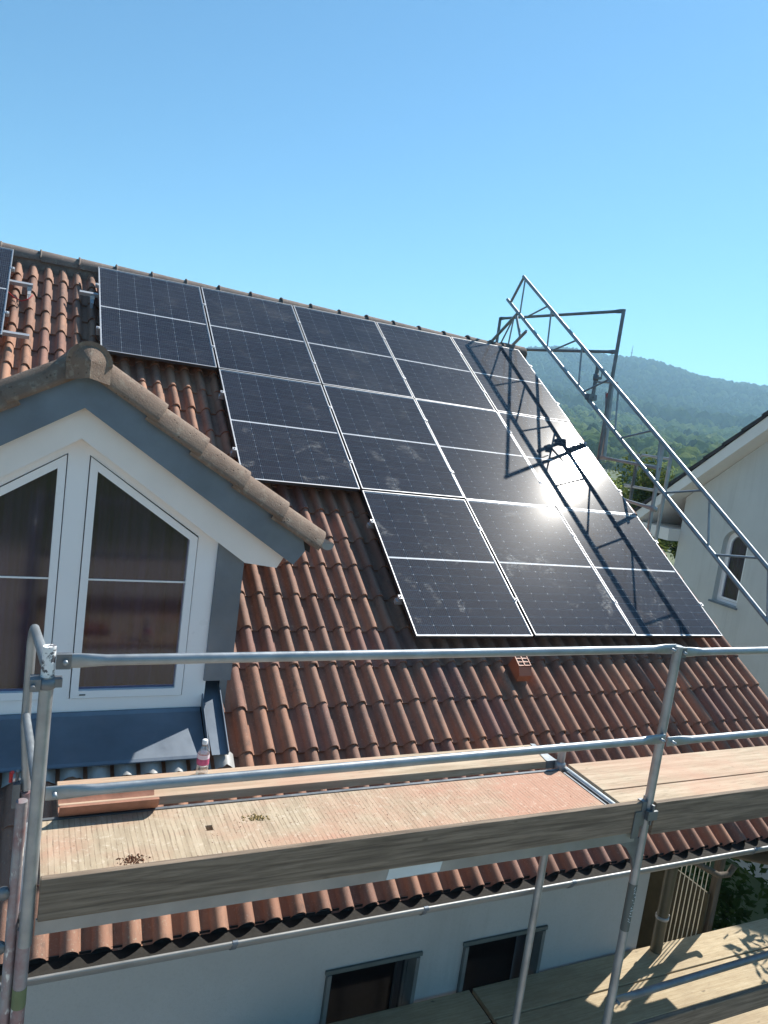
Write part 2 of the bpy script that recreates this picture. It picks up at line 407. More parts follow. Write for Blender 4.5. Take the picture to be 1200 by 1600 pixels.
# ------------------------------------------------------------------ ground, hill, haze
def sst(a, b, x):
    q = np.clip((x-a)/(b-a), 0, 1); return q*q*(3-2*q)
def ground_z(x, y):
    x = np.asarray(x, float); y = np.asarray(y, float)
    r = np.hypot(x+.5, y+9.4); az = np.degrees(np.arctan2(x+.5, y+9.4))
    z = -8.6 - 7*sst(40, 140, r) + 0*r
    z = z + 14*sst(150, 520, r) + 36*sst(480, 980, r)
    side = .35 + .65*np.exp(-((az-42)/42.)**2)
    z = z + 152*(1-.2*sst(42, 52, az))*sst(930, 1850, r)*side*(1 + .035*np.sin(az*.33+1.) + .02*np.sin(az*.9))
    z = z + 5*np.sin(x*.011+1)*np.sin(y*.009)*sst(200, 900, r)
    return z
rs = np.concatenate([[0.01], np.linspace(8, 60, 9), np.linspace(80, 500, 20), np.linspace(540, 2300, 56)])
na = 144
A = np.linspace(0, 2*np.pi, na, endpoint=False)
RR, AA = np.meshgrid(rs, A, indexing='ij')
GX = -.5+RR*np.sin(AA); GY = -9.4+RR*np.cos(AA); GZ = ground_z(GX, GY)
gv = np.stack([GX, GY, GZ], -1).reshape(-1, 3).tolist()
gf = [(i*na+j, i*na+(j+1) % na, (i+1)*na+(j+1) % na, (i+1)*na+j) for i in range(len(rs)-1) for j in range(na)]
g = MB(); g.add(gv, gf, True); struct(g.build('ground', 'ground_mat'))

simple('bounce_paving', (.40, .345, .29), .9, 0, .3, .6, .3, 8, .02)
y_ = MB(); y_.add([(-26, -34, -8.58), (6.6, -34, -8.58), (6.6, 6, -8.58), (-26, 6, -8.58)], [(0, 1, 2, 3)], False); struct(y_.build('bounce_yard', 'bounce_paving'))  # added warm paving, toned to bounce light onto wall and dormer
def scatter_group(name, mat, sub, disp, nscale, stretch):
    ng = bpy.data.node_groups.new(name, 'GeometryNodeTree')
    ng.interface.new_socket('Geometry', in_out='INPUT', socket_type='NodeSocketGeometry')
    ng.interface.new_socket('Geometry', in_out='OUTPUT', socket_type='NodeSocketGeometry')
    N = ng.nodes.new; L = ng.links.new
    gi = N('NodeGroupInput'); go = N('NodeGroupOutput')
    ico = N('GeometryNodeMeshIcoSphere'); ico.inputs['Radius'].default_value = 1; ico.inputs['Subdivisions'].default_value = sub
    sp = N('GeometryNodeSetPosition'); L(ico.outputs[0], sp.inputs['Geometry'])
    nz = N('ShaderNodeTexNoise'); nz.inputs['Scale'].default_value = nscale; nz.inputs['Detail'].default_value = 3
    sub_ = N('ShaderNodeVectorMath'); sub_.operation = 'SUBTRACT'; L(nz.outputs['Color'], sub_.inputs[0]); sub_.inputs[1].default_value = (.5, .5, .5)
    sc = N('ShaderNodeVectorMath'); sc.operation = 'SCALE'; L(sub_.outputs[0], sc.inputs[0]); sc.inputs['Scale'].default_value = disp
    L(sc.outputs[0], sp.inputs['Offset'])
    tr = N('GeometryNodeTransform'); L(sp.outputs[0], tr.inputs['Geometry']); tr.inputs['Scale'].default_value = (1, 1, stretch)
    smt = N('GeometryNodeSetMaterial'); L(tr.outputs[0], smt.inputs['Geometry']); smt.inputs['Material'].default_value = M[mat]
    iop = N('GeometryNodeInstanceOnPoints'); L(gi.outputs[0], iop.inputs['Points']); L(smt.outputs[0], iop.inputs['Instance'])
    rot = N('FunctionNodeRandomValue'); rot.data_type = 'FLOAT_VECTOR'; rot.inputs[0].default_value = (-.25, -.25, 0); rot.inputs[1].default_value = (.25, .25, 6.28)
    L(rot.outputs[0], iop.inputs['Rotation'])
    na_ = N('GeometryNodeInputNamedAttribute'); na_.data_type = 'FLOAT'; na_.inputs[0].default_value = 'scl'
    L(na_.outputs[0], iop.inputs['Scale'])
    L(iop.outputs[0], go.inputs[0])
    return ng
def scatter(name, n, az0, az1, r0, r1, s0, s1, lift, mat, stretch, sub, disp, nscale, seed, skip=None):
    rg = np.random.default_rng(seed)
    az = np.radians(rg.uniform(az0, az1, n)); r = np.sqrt(rg.uniform(r0*r0, r1*r1, n))
    x = -.5+r*np.sin(az); y = -9.4+r*np.cos(az)
    s = rg.uniform(s0, s1, n)
    if skip is not None:
        k = ~skip(x, y); x, y, s = x[k], y[k], s[k]
    z = ground_z(x, y)+s*lift
    me = bpy.data.meshes.new(name); me.from_pydata(np.stack([x, y, z], 1).tolist(), [], [])
    at = me.attributes.new('scl', 'FLOAT', 'POINT'); at.data.foreach_set('value', s.astype(np.float32))
    me.materials.append(M[mat])
    o = bpy.data.objects.new(name, me); COL.objects.link(o); o['kind'] = 'stuff'
    md = o.modifiers.new('scatter', 'NODES'); md.node_group = scatter_group(name, mat, sub, disp, nscale, stretch)
    return o
clear = lambda x, y: (np.sin(x*.017+2)*np.sin(y*.021) > .55)
scatter('hill_forest', 11000, 18, 66, 900, 1960, 5.0, 12.0, .7, 'crown_forest', 1.45, 2, .75, 1.6, 1)
scatter('valley_woodland', 3600, 20, 64, 260, 930, 3.0, 9.0, .5, 'crown_valley', 1.0, 3, 1.1, 1.7, 2, clear)
scatter('valley_conifers', 420, 20, 64, 260, 930, 2.4, 4.6, 1.2, 'crown_forest', 2.4, 3, .8, 2.2, 8, lambda x, y: (np.sin(x*.023+.4)*np.sin(y*.019+1) < .1))

hz = MB(); hz.box(-2150, 2150, -2150, 2150, -30, 300)
t = NT('haze_air'); pv = t.n('ShaderNodeVolumePrincipled')
pv.inputs['Color'].default_value = (.46, .76, 1.0, 1); pv.inputs['Density'].default_value = .00033; pv.inputs['Anisotropy'].default_value = .25
t.l(pv.outputs[0], t.out.inputs['Volume']); M['haze_air'] = t.m
hz.build('haze', 'haze_air')['kind'] = 'stuff'

# ------------------------------------------------------------------ trees
def leaves(mb, c, rad, n, size, rg, squash=.85, clumps=26):
    cs = []
    for _ in range(clumps):
        d = Vector((rg.gauss(0, 1), rg.gauss(0, 1), rg.gauss(0, 1))).normalized()
        q = rad*(rg.random()**.45)*.86
        cs.append((Vector(c)+Vector((d.x*q, d.y*q, d.z*q*squash)), rad*rg.uniform(.2, .38)))
    for i in range(n):
        cc, cr = rg.choice(cs)
        d = Vector((rg.gauss(0, 1), rg.gauss(0, 1), rg.gauss(0, 1))).normalized()
        p = cc+d*cr*(rg.random()**.35)
        a = Vector((rg.gauss(0, 1), rg.gauss(0, 1), rg.gauss(0, .6))).normalized()
        b = a.cross(d+Vector((rg.gauss(0, .5), rg.gauss(0, .5), rg.gauss(0, .5)))).normalized()
        s = size*rg.uniform(.6, 1.3)
        mb.add([p-a*s, p+b*s*.45, p+a*s, p-b*s*.45], [(0, 1, 2, 3)])
    return cs
def tree(name, label, x, y, h, rad, n, size, mat, seed, group=None):
    rg = random.Random(seed)
    z0 = float(ground_z(x, y)); T = thing(name, label, 'tree', (x, y, z0), group)
    c = (x, y, z0+h-rad*.85)
    mb = MB(); cs = leaves(mb, c, rad, n, size, rg)
    mb.build('crown', mat, T)
    tk = MB(); tk.tube([(x, y, z0-.2), (x+.1, y, z0+h*.35), (x, y+.08, z0+h*.8)], .03*h, 8, True, scl=[(1, 1), (.7, .7), (.25, .25)])
    for cc, _ in cs[::3]:
        q = Vector((x, y, z0+h*rg.uniform(.3, .6))); tk.tube([q, (q+cc)/2+Vector((0, 0, .1)), cc], .008*h, 6, True, scl=[(1, 1), (.7, .7), (.3, .3)])
    tk.build('trunk', 'bark', T)
    return T
tree('garden_tree', 'bushy olive green tree behind the gable scaffold railings', 17.2, 9.0, 7.6, 2.35, 9500, .085, 'leaf_olive', 3)
tree('garden_tree', 'shrubby olive green tree left of the neighbour roof eave', 20.6, 9.6, 6.5, 1.7, 5000, .085, 'leaf_olive', 4)
tree('garden_tree', 'bright green tree whose leaves shade the lower planks', 7.9, -4.2, 5.0, 1.15, 2600, .075, 'leaf_green', 5)
hd = MB(); rg = random.Random(77)
HG = thing('hedge', 'dark green hedge growing behind the porch post between the houses', 'hedge', (8.6, -3.5, -8.6))
for k in range(9): leaves(hd, (8.6+.1*math.sin(k*2), -8+k*1.0, -7.5), 1.15, 900, .07, rg, 1.0, 14)
hd.build('foliage', 'leaf_dark', HG)
for k in range(9):
    tk = MB(); tk.tube([(8.6, -8+k, -8.7), (8.62, -8+k+.05, -7.2)], .03, 6); tk.build('stem', 'bark', HG)
# single trees on the near edge of the valley wood (shared crowns)
pro = []
for k in range(3):
    mb = MB(); rg = random.Random(20+k); cs = leaves(mb, (0, 0, 5.6), 3.4, 1500, .42, rg, .95, 34)
    tk = MB(); tk.tube([(0, 0, -.6), (.2, 0, 3), (0, .1, 7)], .28, 7, True, scl=[(1, 1), (.7, .7), (.25, .25)])
    pro.append((mb.mesh('crown', ('crown_valley', 'leaf_olive', 'leaf_green')[k]), tk.mesh('trunk', 'bark')))
rg = random.Random(5)
for i in range(34):
    az = math.radians(rg.uniform(33, 53)); r_ = rg.uniform(110, 290)
    x, y = -.5+r_*math.sin(az), -9.4+r_*math.cos(az)
    T = thing('valley_tree', 'distant leafy tree on the near edge of the valley wood', 'tree', (x, y, float(ground_z(x, y))), 'trees on the near edge of the valley wood')
    s = rg.uniform(.75, 1.25); T.scale = (s, s, s*rg.uniform(.9, 1.15)); T.rotation_euler.z = rg.uniform(0, 6)
    k = rg.choice((0, 0, 1, 2))
    for nm, me in zip(('crown', 'trunk'), pro[k]): put(nm, me, T)
# far houses in the valley
def far_house(label, az, r_, w, d, h, rh, rot, roofm):
    a = math.radians(az); x, y = -.5+r_*math.sin(a), -9.4+r_*math.cos(a); z = float(ground_z(x, y))
    T = thing('valley_house', label, 'house', (x, y, z)); T.rotation_euler.z = rot
    b = MB(); b.prism([(-w/2, -.5), (w/2, -.5), (w/2, h), (0, h+rh), (-w/2, h)], 'y', -d/2, d/2)
    put('wall', b.mesh('wall', 'plaster_warm'), T)
    rf = MB()
    for sg in (-1, 1): rf.bar((sg*(w/2+.5)/2, -d/2-.4, h+rh/2-.15), (sg*(w/2+.5)/2, d/2+.4, h+rh/2-.15), math.hypot(w/2+.5, rh+.3), .3, (sg*rh, 0, w/2))
    put('roof', rf.mesh('roof', roofm), T)
    for q in (-w/4, w/4):
        for zz in (1.2, 3.6):
            if zz+1 < h+.5:
                wd = MB(); wd.box(q-.5, q+.5, -d/2-.06, -d/2+.1, zz, zz+1.2); put('window', wd.mesh('window', 'dark_room'), T)
far_house('far pale gabled house with a dark roof right of the bushy tree', 47.6, 150, 8, 11, 6, 3.4, -.7, 'slate_dark')
far_house('small far white gabled house beside the neighbour verge', 49.3, 185, 6, 8, 4.8, 2.8, -.6, 'slate_dark')
far_house('far cream house half hidden among trees below the hill', 41.2, 170, 7, 9, 4.5, 3., .5, 'slate_dark')
# radio mast on the ridge
a = math.radians(42.0); mx, my = -.5+1790*math.sin(a), -9.4+1790*math.cos(a); mz = float(ground_z(mx, my))
T = thing('radio_mast', 'thin radio mast standing on the wooded hill ridge', 'mast', (mx, my, mz))
mb = MB(); mb.tube([(mx, my, mz), (mx, my, mz+30), (mx, my, mz+50)], 1.7, 8, True, scl=[(1, 1), (.7, .7), (.3, .3)]); mb.build('pole', 'galv_dark', T)
mb = MB(); mb.lathe([(.2, 0), (2.4, .3), (2.4, 1.6), (.2, 2)], (mx, my, mz+33)); mb.lathe([(.2, 0), (1.7, .3), (1.7, 1.2), (.2, 1.5)], (mx, my, mz+39)); mb.build('antenna_platform', 'galv_dark', T)

# ------------------------------------------------------------------ main house
YW, XC = -4.84, 4.78         # front wall plane, right front corner
H = thing('house', 'white plastered house under a red tiled roof carrying solar panels', 'house', (1.5, 0, -8.6))
WINS = [(1.68, 2.455), (2.86, 3.66)]
ZT, ZB = -5.30, -6.55
w = MB()
xs = [-3.4] + [q for ab in WINS for q in ab] + [XC]
for i in range(0, len(xs)-1):
    if i % 2 == 0: w.box(xs[i], xs[i+1], YW, YW+.3, -8.9, -4.20)
    else:
        w.box(xs[i], xs[i+1], YW, YW+.3, ZT, -4.20); w.box(xs[i], xs[i+1], YW, YW+.3, -8.9, ZB)
w.box(XC-.3, XC, YW+.3, -3.2, -8.9, -4.0)
w.box(XC, 5.70, -3.5, -3.2, -8.9, -3.0)
w.prism([(-3.2, -8.9), (4.6, -8.9), (4.6, -3.6), (.2, -.45), (-3.2, -2.75)], 'x', 5.4, 5.7)
w.box(-3.4, 5.4, 4.3, 4.6, -8.9, -3.5)
wall = w.build('wall', 'plaster', H)
# windows of the lower floor
for i, (x0, x1) in enumerate(WINS):
    f = MB(); b = .032
    f.box(x0, x0+b, YW+.1, YW+.17, ZB, ZT); f.box(x1-b, x1, YW+.1, YW+.17, ZB, ZT); f.box(x0+b, x1-b, YW+.1, YW+.17, ZT-b, ZT); f.box(x0+b, x1-b, YW+.1, YW+.17, ZB, ZB+b)
    fr_ = f.build('window', 'window_wood', H)
    gq = MB(); gq.add([(x0+b, YW+.14, ZB+b), (x1-b, YW+.14, ZB+b), (x1-b, YW+.14, ZT-b), (x0+b, YW+.14, ZT-b)], [(0, 1, 2, 3)]); gq.build('pane', 'dim_glass', fr_)
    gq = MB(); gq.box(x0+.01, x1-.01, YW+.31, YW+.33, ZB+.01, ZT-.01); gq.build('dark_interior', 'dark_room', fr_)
    gq = MB(); gq.box(x0-.01, x1+.02, YW-.02, YW-.002, ZT-.01, ZT+.022); gq.build('shutter_box', 'frame_green', fr_)
    for xa in (x0+.004, x1-.035):
        gq = MB(); gq.box(xa, xa+.031, YW-.03, YW+.09, ZB, ZT-.01); gq.build('shutter_rail', 'window_wood', fr_)
# roof body
rf = MB()
def slab(x0, x1, v0, v1, o0, o1):
    vs = [RP(u, v, o) for o in (o0, o1) for v in (v0, v1) for u in (x0, x1)]
    rf.add(vs, [(0, 1, 3, 2), (4, 6, 7, 5), (0, 4, 5, 1), (2, 3, 7, 6), (0, 2, 6, 4), (1, 5, 7, 3)])
slab(-3.3, 5.93, -.13, 6.88, -.275, -.240)
ry, rz = RP(0, -.13, -.24).y, RP(0, -.13, -.24).z
back = MB()
rf.add([(-3.3, ry, rz), (5.93, ry, rz), (5.93, ry+5.6, rz-3.78), (-3.3, ry+5.6, rz-3.78), (-3.3, ry, rz-.04), (5.93, ry, rz-.04), (5.93, ry+5.6, rz-3.82), (-3.3, ry+5.6, rz-3.82)],
       [(0, 1, 2, 3), (7, 6, 5, 4), (0, 4, 5, 1), (1, 5, 6, 2), (2, 6, 7, 3), (3, 7, 4, 0)])
roof = rf.build('roof', 'underlay', H)
ev = MB(); ev.box(-3.3, 5.9, -5.69, -5.66, -4.22, -4.125); ev.box(-3.3, 5.9, -5.66, YW-.003, -4.215, -4.19)
ev.build('eaves_board', 'frame_green', H)

# tile meshes
def tile_profile():
    pr = []
    hw, hh = .047, .067
    T_ = (-1., -.9, -.62, -.25, .25, .62, .9, 1.)
    pr.append((-.020, 0.))
    for c in (.075, .225):
        for q in T_:
            z = hh*(max(0, math.cos(q*math.pi/2))**.55)
            if c > .2 and q > .8: z = max(z, .009)
            pr.append((c+q*hw, z))
    pr.append((.281, .009))
    return pr
def tile_mesh(name, verge=False, crop=None):
    pr = tile_profile(); n = len(pr); mb = MB(); Lh = .43; th = .020
    lo = [(x, 0., z) for x, z in pr]; hi = [(x, Lh, z-Lh*.0587) for x, z in pr]
    mb.add(lo+hi, [(i, i+1, n+i+1, n+i) for i in range(n-1)], True)
    fr = [(x, 0., z) for x, z in pr] + [(x, 0.004, z-th) for x, z in pr]
    mb.add(fr, [(n+i, n+i+1, i+1, i) for i in range(n-1)])
    x, z = pr[-1]
    dz = .10 if verge else .014
    mb.add([(x, 0, z), (x, Lh, z-Lh*.0587), (x, Lh, z-Lh*.0587-dz), (x, 0, z-dz)], [(0, 3, 2, 1)])
    if verge: mb.add([(x, 0, z), (x, 0, z-dz), (x-.02, 0, z-dz), (x-.02, 0, z)], [(0, 1, 2, 3)])
    return mb
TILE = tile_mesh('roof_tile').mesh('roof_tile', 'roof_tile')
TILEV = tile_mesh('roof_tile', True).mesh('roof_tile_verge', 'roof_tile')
def panel_cover(u, v):      # wholly under the solar panels
    m = .22
    for (a, b, c, d) in ((0, 5.77, 0, 1.742), (1.154, 5.77, 1.742, 3.484), (2.308, 5.77, 3.484, 5.22), (-2.1, -.85, 0, 1.72)):
        if a+m < u < b-m-.1 and c-.1 < v < d-m: return True
    return False
da, dm = -.281, .645          # dormer axis, slope
def dormer_cover(u, v):
    p = RP(u, v, -.15)
    return v > 1.9 and p.y > -4.9 and abs(u-da) < 1.0 and p.z < -1.3-dm*abs(u-da)+.05 and not (p.z > -1.15-dm*abs(u-da))
from mathutils import geometry
CR = cam.rotation_euler.to_matrix(); CP = Vector(cam.location)
def to_px(P):
    q = CR.transposed() @ (Vector(P)-CP)
    if q.z > -.1: return None
    return (600+1172.63*q.x/-q.z, 800-1172.63*q.y/-q.z, -q.z)
cand = []
for i in range(-10, 21):
    u0 = -.265+.3*i
    for j in range(21):
        v = VE-COURSE*j
        uc, vc = u0+.15, v-.17
        if dormer_cover(uc, vc): continue
        p = to_px(RP(uc, vc, -.14))
        vis = -40 < p[0] < 1240 and -40 < p[1] < 1640 and not panel_cover(uc, vc)
        # behind the scaffold deck?
        cand.append((0 if vis else 1, p[2], i, j, u0, v))
cand.sort()
field = MB()
tv, tf = [tuple(q.co) for q in TILE.vertices], [tuple(q.vertices) for q in TILE.polygons]
tsm = [q.use_smooth for q in TILE.polygons]
VENT = (11, 4)
vent_uv = None
cnt = 0
for k, (hid, dist, i, j, u0, v) in enumerate(cand):
    m = RM(u0+rnd.uniform(-.004, .004), v+rnd.uniform(-.009, .009), TILE_OFF+rnd.uniform(-.003, .003)) @ Matrix.Rotation(rnd.uniform(-.012, .012), 4, 'Z') @ Matrix.Rotation(rnd.uniform(-.008, .008), 4, 'Y')
    if cnt < 299 or i == 20:
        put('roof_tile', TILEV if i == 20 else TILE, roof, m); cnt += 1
    else:
        b = len(field.v); field.v += [tuple(m @ Vector(q)) for q in tv]
        for f, s in zip(tf, tsm): field.f.append(tuple(x+b for x in f)); field.sm.append(s)
if field.f:
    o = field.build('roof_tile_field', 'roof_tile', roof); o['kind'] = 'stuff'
# ridge tiles
def half_pipe(mb, x0, x1, y, z, r0, r1, th=.016, n=10, a0=-.15, a1=math.pi+.15):
    ang = [a0+(a1-a0)*q/n for q in range(n+1)]
    out0 = [(x0, y+r0*math.cos(q), z+r0*math.sin(q)) for q in ang]; out1 = [(x1, y+r1*math.cos(q), z+r1*math.sin(q)) for q in ang]
    in0 = [(x0, y+(r0-th)*math.cos(q), z+(r0-th)*math.sin(q)) for q in ang]; in1 = [(x1, y+(r1-th)*math.cos(q), z+(r1-th)*math.sin(q)) for q in ang]
    k = n+1
    mb.add(out0+out1, [(i, i+1, k+i+1, k+i) for i in range(n)], True)
    mb.add(in0+in1, [(i, k+i, k+i+1, i+1) for i in range(n)], True)
    mb.add(out0+in0, [(i, k+i, k+i+1, i+1) for i in range(n)]); mb.add(out1+in1, [(i, i+1, k+i+1, k+i) for i in range(n)])
    mb.add([out0[0], out1[0], in1[0], in0[0]], [(0, 1, 2, 3)]); mb.add([out0[-1], out1[-1], in1[-1], in0[-1]], [(0, 3, 2, 1)])
RIY, RIZ = .235, -.035
mb = MB(); half_pipe(mb, -.02, .415, 0, 0, .118, .100)
mb.tube([(-.024, .119*math.cos(q), .119*math.sin(q)) for q in [math.pi*k/10 for k in range(11)]], .011, 6)
RIDGE = mb.mesh('ridge_tile', 'ridge_tile')
for k in range(-7, 17):
    x = -.557+.4*k
    if x > 5.6: break
    o = put('ridge_tile', RIDGE, roof, Matrix.Translation((x, RIY, RIZ+rnd.uniform(-.004, .004))) @ Matrix.Rotation(rnd.uniform(-.012, .012), 4, 'Z'))
mb = MB(); half_pipe(mb, 5.60, 6.0, RIY, RIZ+.005, .125, .118); mb.lathe([(.0, .0), (.112, .0), (.118, .025), (.0, .03)], (5.985, RIY, RIZ), 16, 'x'); mb.build('ridge_tile', 'ridge_tile', roof)

mb = MB(); mb.box(-3.2, 5.9, RIY-.085, RIY-.07, RIZ-.12, RIZ+.03); mb.build('ridge_strip', 'ridge_tile', roof)
# vent tile
T_ = MB()
m = RM(3.238, 5.52, -.135)
def tb(mb, m, vs, fs, sm=False): mb.add([m @ Vector(q) for q in vs], fs, sm)
w2, l0, l1, h0, h1 = .062, -.055, .115, .062, .105
tb(T_, m, [(-w2, l0, 0), (w2, l0, 0), (w2, l0+.01, h0), (-w2, l0+.01, h0), (-w2*1.05, l1, 0), (w2*1.05, l1, 0), (w2, l1, h1), (-w2, l1, h1), (-w2, l0+.07, h1), (w2, l0+.07, h1)],
   [(0, 1, 2, 3), (3, 2, 9, 8), (0, 3, 8, 7, 4), (1, 5, 6, 9, 2), (4, 7, 6, 5)])
for k in range(4):
    yy = l0+.075+k*.035
    tb(T_, m, [(-w2, yy, h1-.004), (w2, yy, h1-.004), (w2, yy+.008, h1), (-w2, yy+.008, h1), (-w2, yy, h1+.006), (w2, yy, h1+.006), (w2, yy+.008, h1+.006), (-w2, yy+.008, h1+.006)],
       [(0, 1, 5, 4), (4, 5, 6, 7), (2, 3, 7, 6)])
for xx in (-w2, -.004, w2-.008):
    tb(T_, m, [(xx, l0+.075, h1+.001), (xx+.008, l0+.075, h1+.001), (xx+.008, l1, h1+.001), (xx, l1, h1+.001), (xx, l0+.075, h1+.008), (xx+.008, l0+.075, h1+.008), (xx+.008, l1, h1+.008), (xx, l1, h1+.008)],
       [(4, 5, 6, 7), (0, 4, 7, 3), (1, 2, 6, 5), (0, 1, 5, 4)])
T_.build('vent_tile', 'vent_plastic', roof, 'orange red plastic vent hood with a small grille')
dk = MB(); tb(dk, m, [(-w2+.004, l0+.08, h1+.0005), (w2-.004, l0+.08, h1+.0005), (w2-.004, l1-.004, h1+.0005), (-w2+.004, l1-.004, h1+.0005)], [(0, 1, 2, 3)]); dk.build('vent_opening', 'dark_room', roof)
# gutter
gt = MB(); gy, gz, gr = -5.805, -4.085, .068
prof = [(gy+gr*math.cos(q), gz+gr*math.sin(q)) for q in [math.pi+math.pi*k/12 for k in range(13)]]
prof_in = [(gy+(gr-.004)*math.cos(q), gz+(gr-.004)*math.sin(q)) for q in [math.pi+math.pi*k/12 for k in range(13)]]
n = len(prof)
for pp, fl in ((prof, 0),):
    gt.add([(-3.3, *q) for q in pp]+[(5.95, *q) for q in pp], [(i, i+1, n+i+1, n+i) for i in range(n-1)], True)
gt.tube([(-3.3, gy-gr-.004, gz+.004), (5.95, gy-gr-.004, gz+.004)], .011, 10)
gutter = gt.build('gutter', 'zinc_new', H)
gi_ = MB(); gi_.add([(-3.29, *q) for q in prof_in]+[(5.94, *q) for q in prof_in], [(i, i+1, n+i+1, n+i) for i in range(n-1)], True)
gi_.add([(-3.29, gy-.058, gz-.028), (5.94, gy-.058, gz-.028), (5.94, gy+.058, gz-.02), (-3.29, gy+.058, gz-.02)], [(0, 1, 2, 3)])
gi_.build('gutter_shade_silt', 'shade_silt', gutter)  # near-black lining: dirt, with the eave shadow put into its colour
for x in (-2.1, .65-.05, 1.75, 2.86, 4.6, -.02-.5):
    c = MB(); c.add([(x+dx, gy+(gr+.004)*math.cos(q), gz+(gr+.004)*math.sin(q)) for dx in (0, .028) for q in [math.pi+math.pi*k/12 for k in range(13)]], [(i, i+1, 13+i+1, 13+i) for i in range(12)], True)
    c.tube([(x, gy-gr-.004, gz+.004), (x+.028, gy-gr-.004, gz+.004)], .0145, 10); c.build('gutter_bracket', 'zinc', gutter)
# downpipe at the corner
dp = MB(); px_ = 4.93
dp.tube([(px_, gy, gz-.06), (px_, gy, gz-.16), (px_, YW-.09, -4.62), (px_, YW-.09, -4.75), (px_, YW-.09, -8.6)], .052, 14)
dpo = dp.build('downpipe', 'pipe_brown', H)
cl = MB(); cl.lathe([(.053, 0), (.06, .004), (.06, .03), (.053, .034)], (px_, YW-.09, -5.38), 14); cl.bar((px_+.055, YW-.09, -5.363), (px_+.085, YW-.09, -5.363), .02, .012); cl.build('pipe_clip', 'steel_plain', dpo)
# porch recess at the right corner
bk = MB(); bk.box(5.775, 5.795, -4.72, -3.57, -8.8, -5.42); bk.build('porch_parapet', 'cladding', H)
bk = MB(); bk.box(XC+.01, 5.80, -3.56, -3.52, -8.8, -4.0); bk.build('porch_back', 'cladding', H)
for k in range(9):
    x = 5.035+.062*k
    c = MB(); c.tube([(x, YW-.01, -4.3), (x, YW-.01, -6.6)], .0045, 6); c.build('porch_wire', 'ceramic_wire', H)
c = MB(); c.box(5.83, 5.90, YW+.1, YW+.17, -8.6, -3.6); porch_post = c.build('porch_post', 'post_wood', H, bevel=.006)
c = MB(); c.tube([(5.05, YW+.02, -4.78), (5.35, YW, -4.95), (5.68, YW-.01, -5.12), (5.82, YW-.01, -5.13), (5.88, YW-.01, -5.05)], .030, 10); c.build('knee_brace', 'post_wood', H)

# ------------------------------------------------------------------ dormer
YF = -4.65
dw = 1.045
dz = lambda x, top: top - dm*abs(x-da)
# body (cheeks + core) behind the front
d = MB()
d.prism([(da-dw, -3.5), (da+dw, -3.5), (da+dw, dz(da+dw, -1.40)), (da, -1.40), (da-dw, dz(da-dw, -1.40))], 'y', YF+.42, -1.6)
for sg in (-1, 1):
    x0, x1 = sorted((da+sg*dw, da+sg*(dw-.05)))
    d.prism([(x0, -3.9), (x1, -3.9), (x1, dz(x1, -1.40)), (x0, dz(x0, -1.40))], 'y', YF+.06, YF+.43)
dormer = d.build('dormer', 'zinc', H)
# white front: outer frame polygon with the two sash openings, built from bars
SX0, SX1, SZ0 = -.222+.281, .458+.281, -3.20        # relative to the axis
ZS0, ZS1 = -1.698, -2.147                          # sash top heights at inner / outer side
fx1 = .885                                         # outer edge of white frame (relative)
fr_m = MB()
def front_poly(mb, pts, y0, y1, mirror=True):
    for sg in ((1, -1) if mirror else (1,)):
        mb.prism([(da+sg*x, z) for x, z in pts], 'y', y0, y1)
front_poly(fr_m, [(0, -3.285), (SX0, -3.285), (SX0, ZS0), (SX0, -1.62), (0, -1.50)], YF, YF+.09)      # mullion half
front_poly(fr_m, [(SX1, -3.285), (fx1, -3.285), (fx1, -2.0), (SX1, -1.95)], YF, YF+.09)
front_poly(fr_m, [(SX0, -3.285), (SX1, -3.285), (SX1, SZ0), (SX0, SZ0)], YF, YF+.09)
front_poly(fr_m, [(SX0, ZS0), (SX1, ZS1), (SX1, -1.95), (SX0, -1.62)], YF, YF+.09)
fr_m.build('window_frame', 'pvc_white', dormer)
GX0, GX1, GZ0, GT0, GT1 = -.172+.281, .405+.281, -3.147, -1.79, -2.172
for sg in (1, -1):
    s_ = MB(); e = .006
    inn = [(GX0, GZ0), (GX1, GZ0), (GX1, GT1), (GX0, GT0)]
    outp = [(SX0+e, SZ0+e), (SX1-e, SZ0+e), (SX1-e, ZS1-e), (SX0+e, ZS0-e*1.5)]
    for k in range(4):
        a_, b_ = outp[k], outp[(k+1) % 4]; c_, d_ = inn[(k+1) % 4], inn[k]
        s_.prism([(da+sg*q[0], q[1]) for q in (a_, b_, c_, d_)], 'y', YF-.012, YF+.06)
    so = s_.build('window_sash', 'pvc_white', dormer)
    q_ = MB(); q_.prism([(da+sg*x, z) for x, z in ((SX0, SZ0), (SX1, SZ0), (SX1, ZS1), (SX0, ZS0))], 'y', YF+.062, YF+.068); 
    p_ = MB(); p_.add([(da+sg*x, YF+.02, z) for x, z in inn], [(0, 1, 2, 3)]); p_.build('window_pane', 'window_glass', dormer)
    b_ = MB(); b_.box(*sorted((da+sg*GX0, da+sg*GX1)), YF+.012, YF+.019, -2.456, -2.446); b_.build('glazing_bar', 'pvc_white', dormer)
    # curtain: folded sheet behind the glass
    c_ = MB(); nn = 70; rg = random.Random(31+sg); row = []
    for k in range(nn+1):
        x = GX0-.03+(GX1-GX0+.06)*k/nn; yy = YF+.20+.03*math.sin(k*.42+sg+.6*math.sin(k*.13))+.008*math.sin(k*1.3)
        row.append((da+sg*x, yy))
    zt, zb = (-1.75, -3.2)
    c_.add([(x, y, zt) for x, y in row]+[(x, y, zb) for x, y in row], [(k, k+1, nn+1+k+1, nn+1+k) for k in range(nn)], True)
    c_.build('curtain', 'curtain_dark', dormer)
h_ = MB(); h_.box(-.165, -.13, YF-.016, YF-.012, -3.176, -3.168); h_.build('frame_plate', 'frame_green', dormer)
